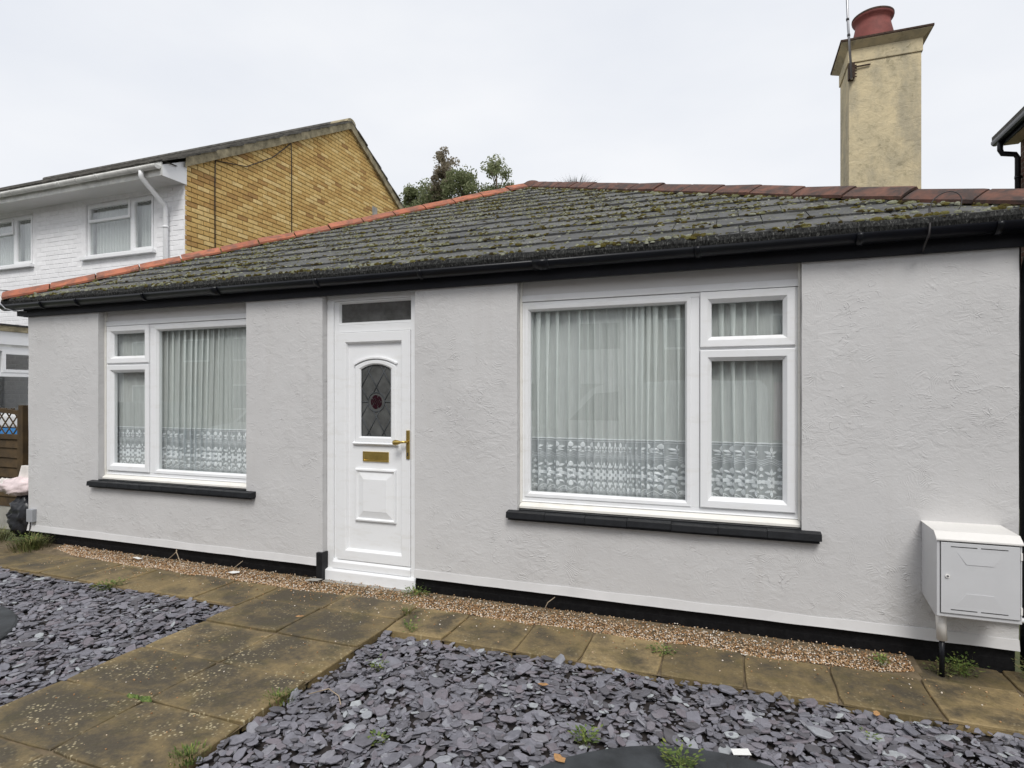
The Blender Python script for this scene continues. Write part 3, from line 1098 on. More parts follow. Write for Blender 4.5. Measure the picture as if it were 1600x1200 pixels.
while cnt < 7600:
    t = mr.uniform(0, SLEN - 0.1)
    x = mr.uniform(RX0, RX1)
    if fl((x, t)) < 0.05 or fr((x, t)) < 0.05:
        continue
    dens = noise.noise(Vector((x * 0.9, t * 0.9, 2.0))) * 0.5 + 0.5
    if mr.random() > dens ** 1.3 * 1.3:
        continue
    ci = int((t + 0.03) / GA)
    if mr.random() < 0.62:                  # gathers on the lower edges of courses
        t = ci * GA - 0.03 + abs(mr.gauss(0, 0.035))
    fr_ = (t + 0.03 - ci * GA) / (GA + 0.07)
    h0 = 0.018 * (1 - fr_)
    nb = 1 + (mr.random() < 0.25) * mr.randint(1, 5)
    r0 = mr.uniform(0.005, 0.019)
    for b in range(nb):
        xx, tt = x + mr.gauss(0, 0.035) * (b > 0), t + mr.gauss(0, 0.012) * (b > 0)
        if fl((xx, tt)) < 0.03 or fr((xx, tt)) < 0.03:
            continue
        moss_blob(m, slope_pt(xx, tt, h0 - 0.002), r0 * mr.uniform(0.7, 1.3), r0 * mr.uniform(0.5, 0.9), NRM, mr)
        cnt += 1
# along both hips and on the eaves edge
for (A, n_) in ((CL, 150), (CR, 330)):
    for k in range(n_):
        s = mr.random()
        P = A + (AP - A) * s
        inward = 1 if A is CL else -1
        x = P.x + inward * mr.uniform(0.13, 0.22)
        t = SLEN * s
        moss_blob(m, slope_pt(x, t, 0.012), mr.uniform(0.012, 0.035), mr.uniform(0.01, 0.02), NRM, mr)
for k in range(260):
    x = mr.uniform(RX0 + 0.3, RX1 - 0.1)
    moss_blob(m, Vector((x, EY0 - 0.015, EZ0 + 0.02)), mr.uniform(0.008, 0.024), mr.uniform(0.008, 0.016), NRM, mr)
o = m.obj('moss', 'moss', roof)
o['kind'] = 'stuff'
m = MB()                                   # small pale cushions dotted over the tile faces
cnt = 0
while cnt < 3600:
    t = mr.uniform(0, SLEN - 0.1)
    x = mr.uniform(RX0, RX1)
    if fl((x, t)) < 0.05 or fr((x, t)) < 0.05 or mr.random() > 0.35 + 0.65 * (noise.noise(Vector((x * 0.8, t * 0.8, 9.0))) * 0.5 + 0.5):
        continue
    ci = int((t + 0.03) / GA)
    h0 = 0.018 * (1 - (t + 0.03 - ci * GA) / (GA + 0.07))
    r0 = mr.uniform(0.005, 0.013)
    moss_blob(m, slope_pt(x, t, h0 - 0.002), r0, r0 * 0.8, NRM, mr)
    cnt += 1
o = m.obj('lichen', 'moss_pale', roof)
o['kind'] = 'stuff'

# fascia and gutter
bx('fascia_board', 'black_fascia', bungalow, (WX0 - 0.04, -0.028, 2.485), (WX1 + 0.10, 0.012, 2.625), 0.003)
m = MB()
m.box((WX0 - 0.15, -0.026, 2.50), (WX0 - 0.045, 0.5, 2.56))
m.obj('eaves_return', 'black_fascia', bungalow)
m = MB()
n = 12
GC, GZ, GR_ = -0.092, 2.612, 0.060
prof_o = [(GC + GR_ * math.cos(PI + PI * k / n), GZ + GR_ * math.sin(PI + PI * k / n)) for k in range(n + 1)]
prof_i = [(GC + (GR_ - 0.004) * math.cos(PI + PI * k / n), GZ + (GR_ - 0.004) * math.sin(PI + PI * k / n)) for k in range(n + 1)][::-1]
m.prism(prof_o + prof_i, 0, RX0 - 0.02, RX1 + 0.05, True)
# stop end
m.prism([(GC + GR_ * math.cos(PI + PI * k / n), GZ + GR_ * math.sin(PI + PI * k / n)) for k in range(n + 1)], 0, RX0 - 0.024, RX0 - 0.018)
gutter = m.obj('gutter', 'black_gloss', bungalow)
for x in (-6.85, -6.3, -5.35, -4.45, -3.3, -2.3, -1.3, -0.2, 0.75, 1.45):
    m = MB()
    po = [(GC + (GR_ + 0.006) * math.cos(PI + PI * k / n), GZ + (GR_ + 0.006) * math.sin(PI + PI * k / n)) for k in range(n + 1)]
    pi_ = [(GC + (GR_ + 0.0005) * math.cos(PI + PI * k / n), GZ + (GR_ + 0.0005) * math.sin(PI + PI * k / n)) for k in range(n + 1)][::-1]
    w = 0.02 if x not in (-4.45, -1.3) else 0.06
    m.prism(po + pi_, 0, x - w, x + w, True)
    m.box((x - w * 0.6, GC + GR_ - 0.004, GZ - 0.045), (x + w * 0.6, -0.027, GZ - 0.015))
    m.obj('bracket', 'black_gloss', gutter)
m = MB()
m.tube([(1.645, GC, GZ - 0.05), (1.645, GC, 2.50), (1.645, 0.02, 2.42), (1.645, 0.06, 2.36), (1.645, 0.06, 0.0)], 0.034, 12)
m.obj('downpipe', 'black_gloss', bungalow)

# windows ----------------------------------------------------------------
FY = 0.09
def window(x0, x1, flip):
    """outer frame, one fixed light and a pair of opening lights one above the other"""
    X = (lambda d: x1 - d) if flip else (lambda d: x0 + d)          # d measured from the casement side
    def R_(a, b):
        p, q = X(a), X(b)
        return (min(p, q), max(p, q))
    W = x1 - x0
    m = MB()
    m.ring(x0 + 0.004, x1 - 0.004, 0.80, 2.345, [(0, FY + 0.07), (0, FY - 0.002), (0.004, FY - 0.006), (0.030, FY - 0.006), (0.034, FY), (0.034, FY + 0.07)])
    a, b = R_(0.640, 0.700)
    m.box((a, FY - 0.005, 0.834), (b, FY + 0.07, 2.311))
    a, b = R_(0.034, 0.640)
    m.box((a, FY - 0.003, 1.936), (b, FY + 0.07, 1.954))
    win = m.obj('window', 'upvc', bungalow)
    # fixed light
    a, b = R_(0.700, W - 0.036)
    m = MB()
    m.ring(a - 0.002, b + 0.002, 0.834, 2.313, [(0, FY + 0.05), (0, FY - 0.009), (0.004, FY - 0.013), (0.026, FY - 0.011), (0.040, FY + 0.014), (0.040, FY + 0.05)])
    m.obj('fixed_frame', 'upvc', win)
    bx('pane', 'glass', win, (a + 0.034, FY + 0.018, 0.868), (b - 0.034, FY + 0.022, 2.279))
    # opening lights
    for (z0, z1) in ((0.838, 1.936), (1.954, 2.341)):
        a, b = R_(0.030, 0.636)
        m = MB()
        m.ring(a, b, z0, z1, [(0, FY + 0.01), (0, FY - 0.020), (0.006, FY - 0.026), (0.050, FY - 0.024), (0.054, FY - 0.020), (0.076, FY + 0.006), (0.076, FY + 0.04)])
        m.obj('sash', 'upvc', win)
        bx('pane', 'glass', win, (a + 0.07, FY + 0.010, z0 + 0.07), (b - 0.07, FY + 0.014, z1 - 0.07))
    # head trim, boarded head panel, projecting cill
    bx('head_trim', 'upvc', win, (x0 + 0.006, FY - 0.016, 2.347), (x1 - 0.006, FY + 0.06, 2.395), 0.003)
    bx('head_panel', 'white_panel', win, (x0 + 0.004, FY - 0.004, 2.396), (x1 - 0.004, FY + 0.03, 2.60))
    m = MB()
    m.prism([(FY - 0.050, 0.752), (FY - 0.050, 0.768), (FY - 0.030, 0.782), (FY - 0.010, 0.798), (FY + 0.07, 0.798), (FY + 0.07, 0.752)], 0, x0 + 0.004, x1 - 0.004)
    m.obj('cill', 'upvc_cream', win)
    m = MB()
    m.prism([(FY - 0.012, 0.796), (FY - 0.02, 0.801), (FY - 0.012, 0.806), (FY + 0.03, 0.806)], 0, x0 + 0.006, x1 - 0.006)
    m.obj('drip_bead', 'upvc', win)
    # side trims against the reveal
    for xa, xb in ((x0 + 0.001, x0 + 0.016), (x1 - 0.016, x1 - 0.001)):
        bx('side_trim', 'upvc_cream', win, (xa, FY - 0.024, 0.79), (xb, FY + 0.02, 2.50))
    return win
win_l = window(OPEN[0][0], OPEN[0][1], False)
win_r = window(OPEN[2][0], OPEN[2][1], True)

def sill(x0, x1, seed, tw):
    rg = random.Random(seed)
    y0, y1 = -0.066, 0.075
    o0, o1 = x0 + 0.085, x1 - 0.115
    base = bx('window_sill', 'black_sill', bungalow, (x0 + 0.012, -0.045, 0.672), (x1 - 0.012, 0.0, 0.705))
    bx('sill_bedding', 'black_sill', base, (o0, 0.0, 0.698), (o1, 0.09, 0.748))
    x = x0
    while x < x1 - 0.02:
        b = min(x + tw, x1)
        if x1 - b < 0.05:
            b = x1
        inside = o0 - 0.02 < x and b < o1 + 0.02
        yb = y1 if inside else (0.0 if (b <= o0 or x >= o1) else y1)
        xx0, xx1 = x + 0.001, b - 0.001
        d = rg.uniform(-0.002, 0.002)
        m = MB()
        if not inside and yb == y1:      # tile notched round the reveal: front strip only
            m.prism([(y0, 0.690 + d), (y0 + 0.006, 0.733 + d), (0.0, 0.742 + d), (0.0, 0.690 + d)], 0, xx0, xx1)
            m.prism([(-0.001, 0.705 + d), (-0.001, 0.7425 + d), (y1, 0.752 + d), (y1, 0.705 + d)], 0, max(xx0, o0), min(xx1, o1))
        else:
            m.prism([(y0 + d, 0.690 + d), (y0 + 0.006 + d, 0.733 + d), (yb, 0.742 + d + (0.010 if yb else 0)), (yb, 0.690 + d)], 0, xx0, xx1)
        m.obj('sill_tile', 'black_sill', base, 0.003 if inside else 0.0, fix=True)
        x = b
sill(-6.245, -4.075, 4, 0.152)
sill(-1.600, 0.550, 9, 0.305)

# rooms behind the glass
def room(x0, x1):
    m = MB()
    y0, y1, z0, z1 = 0.27, 3.4, 0.02, 2.45
    m.add([(x0, y0, z0), (x1, y0, z0), (x1, y1, z0), (x0, y1, z0), (x0, y0, z1), (x1, y0, z1), (x1, y1, z1), (x0, y1, z1)],
          [(0, 1, 2, 3), (4, 7, 6, 5), (1, 5, 6, 2), (2, 6, 7, 3), (3, 7, 4, 0)])
    return m.obj('room_lining', 'dark_room', bungalow)
room(-7.0, -3.7); room(-3.66, -2.1); room(-2.06, 1.3)

# net curtains with a lace border ------------------------------------------
def curtain(x0, x1, seed, label, gx, gather):
    rg = random.Random(seed)
    zb, zt = 0.845, 2.40
    W = x1 - x0
    # cloth gathered more tightly where the two lengths meet
    NS = 900
    def fullness(x):
        return 1.50 + gather * math.exp(-((x - gx) / 0.27) ** 4) + 0.35 * math.sin(x * 9 + seed)
    tab, acc = [0.0], 0.0
    for i in range(NS):
        acc += fullness(x0 + W * (i + 0.5) / NS) * W / NS
        tab.append(acc)
    L = acc
    def x_of(s):
        lo, hi = 0, NS
        while hi - lo > 1:
            mid = (lo + hi) // 2
            if tab[mid] <= s: lo = mid
            else: hi = mid
        t = (s - tab[lo]) / (tab[hi] - tab[lo])
        return x0 + W * (lo + t) / NS
    ph = [rg.uniform(0, 6.28) for _ in range(8)]
    yc = 0.168
    def fold(s, z):
        k = min(1.0, (z - zb) / (zt - zb))
        g = 0.72 + 0.52 * math.sin(s * 2.3 + ph[0])
        a = s * 2 * PI / 0.128 + 1.9 * math.sin(s * 3.1 + ph[1]) + 0.8 * math.sin(s * 7.3 + ph[2])
        bw = (0.012 + 0.024 * k) * g
        x = x_of(s) + bw * math.sin(a + ph[3]) + 0.006 * math.sin(z * 2.2 + s * 4)
        y = yc + 0.026 * g * math.cos(a + ph[3] + 0.6) * (1 - 0.45 * k) + 0.006 * math.sin(s * 23 + ph[4])
        return x, y
    n = int(L / 0.0075)
    t = thing('net_curtain', label, 'curtain', ((x0 + x1) / 2, yc, zb), 'net curtains in the front windows')
    for (zs, nm, mt) in (([1.285, 1.7, 2.1, zt], 'net', 'net'), ([zb, 1.0, 1.285], 'lace_ground', 'lace_ground')):
        m = MB()
        vs_, fs = [], []
        for i in range(n + 1):
            s = L * i / n
            for z in zs:
                x, y = fold(s, z)
                vs_.append((x, y, z))
        q = len(zs)
        for i in range(n):
            for j in range(q - 1):
                fs.append((i * q + j, (i + 1) * q + j, (i + 1) * q + j + 1, i * q + j + 1))
        m.add(vs_, fs, True)
        m.obj(nm, mt, t)
    # border: flowers, leaves, diamonds and scallops woven dense into the net
    b = MB()
    def shape(pts, e=0.0):
        v3 = []
        for (s, z) in pts:
            s = min(max(s, 0), L)
            x, y = fold(s, z)
            v3.append((x, y - 0.0025 - e, z))
        b.add(v3, [tuple(range(len(v3)))])
    def leaf(s, z, ln, w, a, e=0.0):
        c_, s_ = math.cos(a), math.sin(a)
        pts = []
        for (u, v) in ((0, 0), (0.3, 0.45), (0.6, 0.5), (1, 0), (0.6, -0.5), (0.3, -0.45)):
            du, dv = u * ln, v * w
            pts.append((s + du * c_ - dv * s_, z + du * s_ + dv * c_))
        shape(pts, e)
    def stripe(f, z_of, wd, s0, s1, step):
        s = s0
        while s < s1:
            e = min(s + step, s1)
            shape([(s, z_of(s)), (e, z_of(e)), (e, z_of(e) + wd), (s, z_of(s) + wd)])
            s = e
    P = 0.140
    HS = 1.36                                # motifs are wide in the cloth: the folds narrow them again
    def lf(s0, ds, z, ln, w, a):
        c_, s_ = math.cos(a), math.sin(a)
        pts = []
        for (u, v) in ((0, 0), (0.18, 0.34), (0.45, 0.5), (0.75, 0.36), (1, 0), (0.75, -0.36), (0.45, -0.5), (0.18, -0.34)):
            du, dv = u * ln, v * w
            pts.append((s0 + HS * (ds + du * c_ - dv * s_), z + du * s_ + dv * c_))
        shape(pts)
    top = 1.285
    stripe(None, lambda s: top, 0.009, 0, L, 0.02)
    stripe(None, lambda s: top - 0.014, 0.003, 0, L, 0.02)
    wave = lambda base, amp, ph_=0.0: (lambda s: base + amp * abs(math.sin(PI * (s / P + ph_))))
    for base, wd in ((1.163, 0.004), (1.151, 0.003), (1.139, 0.005), (1.126, 0.003)):
        stripe(None, wave(base, 0.026), wd, 0, L, P / 14)
    for base, wd in ((0.889, 0.007), (0.876, 0.003), (0.866, 0.004), (0.855, 0.003)):
        stripe(None, wave(base, 0.034, 0.5), wd, 0, L, P / 14)
    s = P / 2
    while s < L:
        # upper leaf spray
        lf(s, 0, 1.222, 0.046, 0.030, PI / 2)
        for sg in (1, -1):
            lf(s, sg * 0.006, 1.214, 0.040, 0.021, PI / 2 - sg * 1.05)
            lf(s, sg * 0.006, 1.204, 0.030, 0.014, PI / 2 - sg * 1.75)
        lf(s, 0, 1.203, 0.020, 0.014, -PI / 2)
        # flower with a diamond above and below
        fz = 1.020
        for q_ in range(6):
            a_ = q_ * PI / 3
            lf(s, 0.008 * math.cos(a_), fz + 0.008 * math.sin(a_), 0.038, 0.031, a_)
        lf(s, 0, 1.070, 0.046, 0.030, PI / 2)
        lf(s, 0, 0.968, 0.050, 0.030, -PI / 2)
        for sg in (1, -1):
            lf(s, sg * 0.010, 1.072, 0.036, 0.018, PI / 2 - sg * 0.95)
            lf(s, sg * 0.010, 0.966, 0.036, 0.018, -PI / 2 + sg * 0.95)
            lf(s, sg * 0.046, 1.052, 0.024, 0.014, PI / 2 - sg * 0.3)
            lf(s, sg * 0.046, 0.990, 0.024, 0.014, -PI / 2 + sg * 0.3)
        # half-step filler
        h_ = s + P / 2
        lf(h_, 0, 1.094, 0.030, 0.018, PI / 2)
        lf(h_, 0, 0.930, 0.036, 0.022, -PI / 2)
        for q_ in range(4):
            lf(h_, 0, 1.020, 0.020, 0.014, q_ * PI / 2 + PI / 4)
        s += P
    b.obj('lace_border', 'lace', t)
    m = MB()
    m.tube([(x0 - 0.1, yc, zt - 0.01), (x1 + 0.1, yc, zt - 0.01)], 0.006, 8)
    m.obj('curtain_wire', 'white_plastic', t)
curtain(OPEN[0][0] + 0.01, OPEN[0][1] - 0.01, 5, 'pleated white net curtain with lace border behind the window left of the front door', -4.9, 0.5)
curtain(OPEN[2][0] + 0.01, OPEN[2][1] - 0.01, 8, 'pleated white net curtain with lace border behind the window beside the meter box', -0.80, 1.7)

# front door ----------------------------------------------------------------
DX0, DX1 = -3.337, -2.422
m = MB()
# outer frame: jambs, head, transom, threshold
m.box((DX0 + 0.002, FY - 0.030, 0.10), (DX0 + 0.070, FY + 0.06, 2.50))
m.box((DX0 + 0.070, FY - 0.012, 0.10), (DX0 + 0.108, FY + 0.06, 2.445))
m.box((DX1 - 0.070, FY - 0.030, 0.10), (DX1 - 0.002, FY + 0.06, 2.50))
m.box((DX0 + 0.070, FY - 0.030, 2.445), (DX1 - 0.070, FY + 0.06, 2.50))
m.box((DX0 + 0.108, FY - 0.020, 2.170), (DX1 - 0.070, FY + 0.06, 2.235))
frame = m.obj('door_frame', 'upvc', bungalow, 0.003)
m = MB()
m.ring(DX0 + 0.106, DX1 - 0.068, 2.237, 2.443, [(0, FY + 0.03), (0, FY - 0.016), (0.010, FY - 0.014), (0.022, FY + 0.008), (0.022, FY + 0.03)])
m.obj('fanlight_frame', 'upvc', frame)
bx('fanlight_pane', 'glass_smoke', frame, (DX0 + 0.124, FY + 0.012, 2.255), (DX1 - 0.086, FY + 0.016, 2.425))
bx('head_panel', 'white_panel', frame, (DX0 + 0.003, FY - 0.012, 2.501), (DX1 - 0.003, FY + 0.03, 2.60))
m = MB()
m.prism([(FY - 0.075, 0.012), (FY - 0.075, 0.092), (FY - 0.070, 0.100), (FY - 0.02, 0.112), (FY + 0.07, 0.112), (FY + 0.07, 0.012)], 0, DX0 + 0.002, DX1 - 0.004)
m.obj('threshold', 'upvc', frame)
m = MB()
m.prism([(FY - 0.045, 0.1125), (FY - 0.045, 0.165), (FY - 0.030, 0.185), (FY + 0.06, 0.185), (FY + 0.06, 0.1125)], 0, DX0 + 0.07, DX1 - 0.07)
m.obj('lower_rail', 'upvc', frame)
# leaf
LX0, LX1, LZ0, LZ1 = DX0 + 0.112, DX1 - 0.074, 0.190, 2.166
m = MB()
m.ring(LX0, LX1, LZ0, LZ1, [(0, FY + 0.05), (0, FY - 0.032), (0.004, FY - 0.036), (0.082, FY - 0.036), (0.088, FY - 0.030), (0.098, FY - 0.006), (0.098, FY + 0.05)])
door = m.obj('door', 'upvc', bungalow)
PX0, PX1 = LX0 + 0.094, LX1 - 0.094
PC = (PX0 + PX1) / 2 + 0.012
# infill with an arched opening
GX0, GX1, GZ0, GZ1, RISE = PC - 0.150, PC + 0.150, 1.268, 1.845, 0.042
def arch(x0, x1, zs, rise, n=14):
    c = (x1 - x0) / 2
    rad = (c * c + rise * rise) / (2 * rise)
    pts = []
    for k in range(n + 1):
        x = x0 + (x1 - x0) * k / n
        pts.append((x, zs + math.sqrt(max(0, rad * rad - (x - x0 - c) ** 2)) - (rad - rise)))
    return pts
YP = FY - 0.004
ar = arch(GX0, GX1, GZ1, RISE)
m = MB()
def quad(a, b, c_, d):
    m.add([(p[0], YP, p[1]) for p in (a, b, c_, d)], [(0, 1, 2, 3)])
za, zb_ = LZ0 + 0.09, LZ1 - 0.09
quad((PX0, za), (GX0, za), (GX0, zb_), (PX0, zb_))
quad((GX1, za), (PX1, za), (PX1, zb_), (GX1, zb_))
quad((GX0, za), (GX1, za), (GX1, GZ0), (GX0, GZ0))
for p, q in zip(ar, ar[1:]):
    quad(p, q, (q[0], zb_), (p[0], zb_))
m.obj('panel', 'upvc', door)
# raised surround of the glass
def outline(d):
    return [(GX0 - d, GZ0 - d), (GX1 + d, GZ0 - d)] + arch(GX0 - d, GX1 + d, GZ1 + d * 0.5, RISE + d * 0.25)[::-1]
def loft(name, rings, parent, mat='upvc'):
    m = MB()
    n = len(rings[0][0])
    vs_ = [(p[0], y, p[1]) for ring, y in rings for p in ring]
    fs = []
    for i in range(len(rings) - 1):
        for k in range(n):
            k2 = (k + 1) % n
            fs.append((i * n + k, i * n + k2, (i + 1) * n + k2, (i + 1) * n + k))
    m.add(vs_, fs)
    return m.obj(name, mat, parent, fix=True)
loft('glass_surround', [(outline(0.060), YP + 0.001), (outline(0.058), YP - 0.006), (outline(0.044), YP - 0.014), (outline(0.014), YP - 0.013), (outline(0.0), YP - 0.004), (outline(0.0), YP + 0.02)], door)
m = MB()
po = arch(GX0 - 0.066, GX1 + 0.066, GZ1 + 0.052, RISE + 0.014)
pi_ = arch(GX0 - 0.060, GX1 + 0.060, GZ1 + 0.036, RISE + 0.012)
m.prism(po + pi_[::-1], 1, YP - 0.022, YP + 0.001)
m.obj('arch_moulding', 'upvc', door, 0.003, True)
m = MB()
m.prism([(YP + 0.001, GZ0 - 0.080), (YP - 0.014, GZ0 - 0.076), (YP - 0.028, GZ0 - 0.062), (YP - 0.024, GZ0 - 0.054), (YP + 0.001, GZ0 - 0.046)], 0, GX0 - 0.072, GX1 + 0.074)
m.obj('rail_moulding', 'upvc', door)
# leaded light
m = MB()
m.add([(p[0], YP + 0.008, p[1]) for p in outline(0.004)], [tuple(range(len(outline(0.004))))])
pane = m.obj('leaded_pane', 'glass_smoke', door, fix=True)
m = MB()
cxg, czg = PC, 1.565
def top_at(x):
    t = (x - GX0) / (GX1 - GX0) * 14
    i = min(13, max(0, int(t)))
    return ar[i][1] + (ar[i + 1][1] - ar[i][1]) * (t - i)
def came(p, q, r=0.0042):
    m.tube([(p[0], YP + 0.006, p[1]), (q[0], YP + 0.006, q[1])], r, 6)
sl = 1.72
step = 0.150
for sgn in (1, -1):
    for k in range(-6, 8):
        pts = []
        for i in range(61):
            x = GX0 + (GX1 - GX0) * i / 60
            z = czg + step * 1.72 / 2 + sgn * sl * (x - cxg) + k * step * 1.72
            ok = GZ0 < z < top_at(x) and (x - cxg) ** 2 + (z - czg) ** 2 > 0.083 ** 2
            if ok:
                pts.append((x, z))
            if (not ok or i == 60) and pts:
                if len(pts) > 1:
                    came(pts[0], pts[-1])
                pts = []
ringp = [(cxg + 0.083 * math.cos(2 * PI * k / 28), YP + 0.006, czg + 0.083 * math.sin(2 * PI * k / 28)) for k in range(29)]
m.tube(ringp, 0.0045, 6, False)
for sx in (-1, 1):
    came((cxg + sx * 0.083, czg), (cxg + sx * 0.15, czg))
m.tube([(p[0], YP + 0.006, p[1]) for p in outline(-0.004)] + [(outline(-0.004)[0][0], YP + 0.006, outline(-0.004)[0][1])], 0.0035, 6, False)
m.obj('lead_came', 'lead', pane)
def petal(c_, r, a0, a1, r2):
    m = MB()
    N = 9
    pts = [(c_[0] + r * math.cos(a0 + (a1 - a0) * k / N), c_[1] + r * (1.0 + 0.10 * math.sin(PI * k / N)) * math.sin(a0 + (a1 - a0) * k / N)) for k in range(N + 1)]
    pin = [(c_[0] + r2 * math.cos(a0 + (a1 - a0) * k / N), c_[1] + r2 * math.sin(a0 + (a1 - a0) * k / N)) for k in range(N + 1)][::-1]
    m.add([(p[0], YP + 0.0055, p[1]) for p in pts + pin], [tuple(range(len(pts) * 2))])
    m.obj('rose_petal', 'rose_glass', pane, fix=True)
for k in range(5):
    petal((cxg, czg), 0.056, k * 2 * PI / 5 + 0.08, (k + 1) * 2 * PI / 5 - 0.05, 0.038)
for k in range(4):
    petal((cxg, czg), 0.035, k * 2 * PI / 4 + 0.5, (k + 1) * 2 * PI / 4 + 0.40, 0.020)
for k in range(3):
    petal((cxg, czg), 0.0175, k * 2 * PI / 3, (k + 1) * 2 * PI / 3 - 0.15, 0.003)
# lower raised panel
z0, z1 = 0.535, 0.990
x0, x1 = PC - 0.205, PC + 0.205
m = MB()
m.ring(x0, x1, z0, z1, [(0, YP + 0.001), (0.004, YP - 0.020), (0.016, YP - 0.022), (0.022, YP - 0.012), (0.028, YP - 0.006), (0.085, YP - 0.020), (0.090, YP - 0.022)])
m.add([(x0 + 0.09, YP - 0.022, z0 + 0.09), (x1 - 0.09, YP - 0.022, z0 + 0.09), (x1 - 0.09, YP - 0.022, z1 - 0.09), (x0 + 0.09, YP - 0.022, z1 - 0.09)], [(0, 1, 2, 3)])
m.obj('raised_panel', 'upvc', door)
# letter plate
m = MB()
m.ring(PC - 0.128, PC + 0.128, 1.052, 1.138, [(0, YP), (0, YP - 0.010), (0.003, YP - 0.013), (0.013, YP - 0.013), (0.016, YP - 0.009)])
lp = m.obj('letter_plate', 'brass', door)
bx('flap', 'brass', lp, (PC - 0.112, YP - 0.0095, 1.068), (PC + 0.112, YP - 0.005, 1.122), 0.002)
# lever handle on a long back plate
HX = LX1 - 0.018
hp = bx('handle_plate', 'brass', door, (HX - 0.016, FY - 0.046, 1.09), (HX + 0.016, FY - 0.034, 1.33), 0.003)
m = MB()
m.tube([(HX, FY - 0.04, 1.235), (HX, FY - 0.075, 1.235), (HX - 0.012, FY - 0.088, 1.235), (HX - 0.04, FY - 0.09, 1.233), (HX - 0.065, FY - 0.09, 1.231), (HX - 0.09, FY - 0.09, 1.229), (HX - 0.110, FY - 0.09, 1.229), (HX - 0.118, FY - 0.09, 1.229)],
       [0.010, 0.010, 0.010, 0.010, 0.019, 0.024, 0.018, 0.006], 14)
m.obj('lever', 'brass', hp)
bx('keyhole', 'slot_dark', hp, (HX - 0.005, FY - 0.0475, 1.115), (HX + 0.005, FY - 0.0465, 1.145))
# black jamb foot and the bit of slate beside the threshold
bx('jamb_foot', 'black_sill', bungalow, (DX0 - 0.045, -0.030, -0.03), (DX0 + 0.016, 0.055, 0.252), 0.004)
bx('door_step', 'concrete', bungalow, (DX0 + 0.01, -0.03, -0.06), (DX1 - 0.01, 0.2, 0.011))

# chimney ------------------------------------------------------------------
CX0, CX1, CY0, CY1 = 1.20, 1.865, 2.95, 3.47
CT = 5.33
m = MB()
m.box((CX0, CY0, 2.4), (CX1, CY1, 5.19))
m.box((CX0 - 0.012, CY0 - 0.012, 5.19), (CX1 + 0.012, CY1 + 0.012, CT))
chim = m.obj('chimney', 'chimney', bungalow, 0.008)
m = MB()
def flare(z, d):
    return [(CX0 - d, CY0 - d, z), (CX1 + d, CY0 - d, z), (CX1 + d, CY1 + d, z), (CX0 - d, CY1 + d, z)]
vs_ = flare(CT, 0.010) + flare(CT + 0.055, 0.080) + flare(CT + 0.062, 0.080)
fs = [(3, 2, 1, 0), (8, 9, 10, 11)]
for i in range(2):
    for k in range(4):
        fs.append((i * 4 + k, i * 4 + (k + 1) % 4, (i + 1) * 4 + (k + 1) % 4, (i + 1) * 4 + k))
m.add(vs_, fs)
m.obj('cap_moulding', 'chimney', chim)
bx('cap_slab', 'rust', chim, (CX0 - 0.09, CY0 - 0.09, CT + 0.062), (CX1 + 0.09, CY1 + 0.09, CT + 0.085), 0.004)
m = MB()
m.lathe([(0.26, CT + 0.08), (0.22, CT + 0.12), (0.19, CT + 0.135)], ((CX0 + CX1) / 2 - 0.03, (CY0 + CY1) / 2), 20)
m.obj('flaunching', 'mortar_dark', chim)
m = MB()
zc = CT + 0.075
m.lathe([(0.205, zc), (0.206, zc + 0.06), (0.198, zc + 0.14), (0.180, zc + 0.22), (0.170, zc + 0.27), (0.172, zc + 0.30), (0.192, zc + 0.32), (0.200, zc + 0.335), (0.200, zc + 0.355), (0.186, zc + 0.365), (0.150, zc + 0.363), (0.145, zc + 0.25), (0.14, zc + 0.1)], ((CX0 + CX1) / 2 - 0.06, (CY0 + CY1) / 2 - 0.02), 36)
pot = m.obj('chimney_pot', 'pot_red', chim)
m = MB()
m.lathe([(0.203, zc + 0.348), (0.203, zc + 0.365), (0.185, zc + 0.377), (0.150, zc + 0.376), (0.146, zc + 0.36)], ((CX0 + CX1) / 2 - 0.06, (CY0 + CY1) / 2 - 0.02), 36)
m.obj('pot_rim', 'rust', pot)
# short tiled saddle between the chimney and the hip
m = MB()
m.add([(0.70, 3.05, 3.50), (1.20, 3.05, 3.50), (1.20, 3.2, 3.80), (0.85, 3.2, 3.80), (0.70, 3.6, 3.50), (1.20, 3.6, 3.5)], [(0, 1, 2, 3), (4, 3, 2, 5), (0, 3, 4), (0, 4, 5, 1)])
m.obj('saddle', 'tile', bungalow)
hip_run(Vector((0.82, 3.2, 3.80)), Vector((1.24, 3.2, 3.84)), 'hip_brown', 7, 0.0, 0.11)

# ------------------------------------------------------------------ things on and by the bungalow
# gas meter box
MX0, MX1, MD, MZ0, MZ1 = 1.100, 1.492, 0.285, 0.385, 0.850
mb = thing('meter_box', 'white wall mounted meter box with sloping lid and locked door', 'meter box', (1.3, 0, MZ0))
m = MB()
side = [(0.0, MZ0 + 0.035), (0.0, MZ1), (-0.245, MZ1 - 0.008), (-MD, MZ1 - 0.040), (-MD, MZ0 - 0.012), (-0.26, MZ0 - 0.02), (-0.06, MZ0 + 0.02)]
m.prism(side, 0, MX0, MX1)
m.obj('body', 'meter_white', mb, 0.004, True)
m = MB()
m.prism([(0.004, MZ1 + 0.001), (0.004, MZ1 + 0.006), (-0.247, MZ1 - 0.002), (-MD - 0.012, MZ1 - 0.038), (-MD - 0.012, MZ1 - 0.046), (-MD - 0.001, MZ1 - 0.043), (-0.245, MZ1 - 0.007)], 0, MX0 - 0.004, MX1 + 0.004)
m.obj('lid', 'meter_lid', mb, fix=True)
dx0, dx1, dz0, dz1 = MX0 + 0.018, MX1 - 0.012, MZ0 + 0.012, MZ1 - 0.056
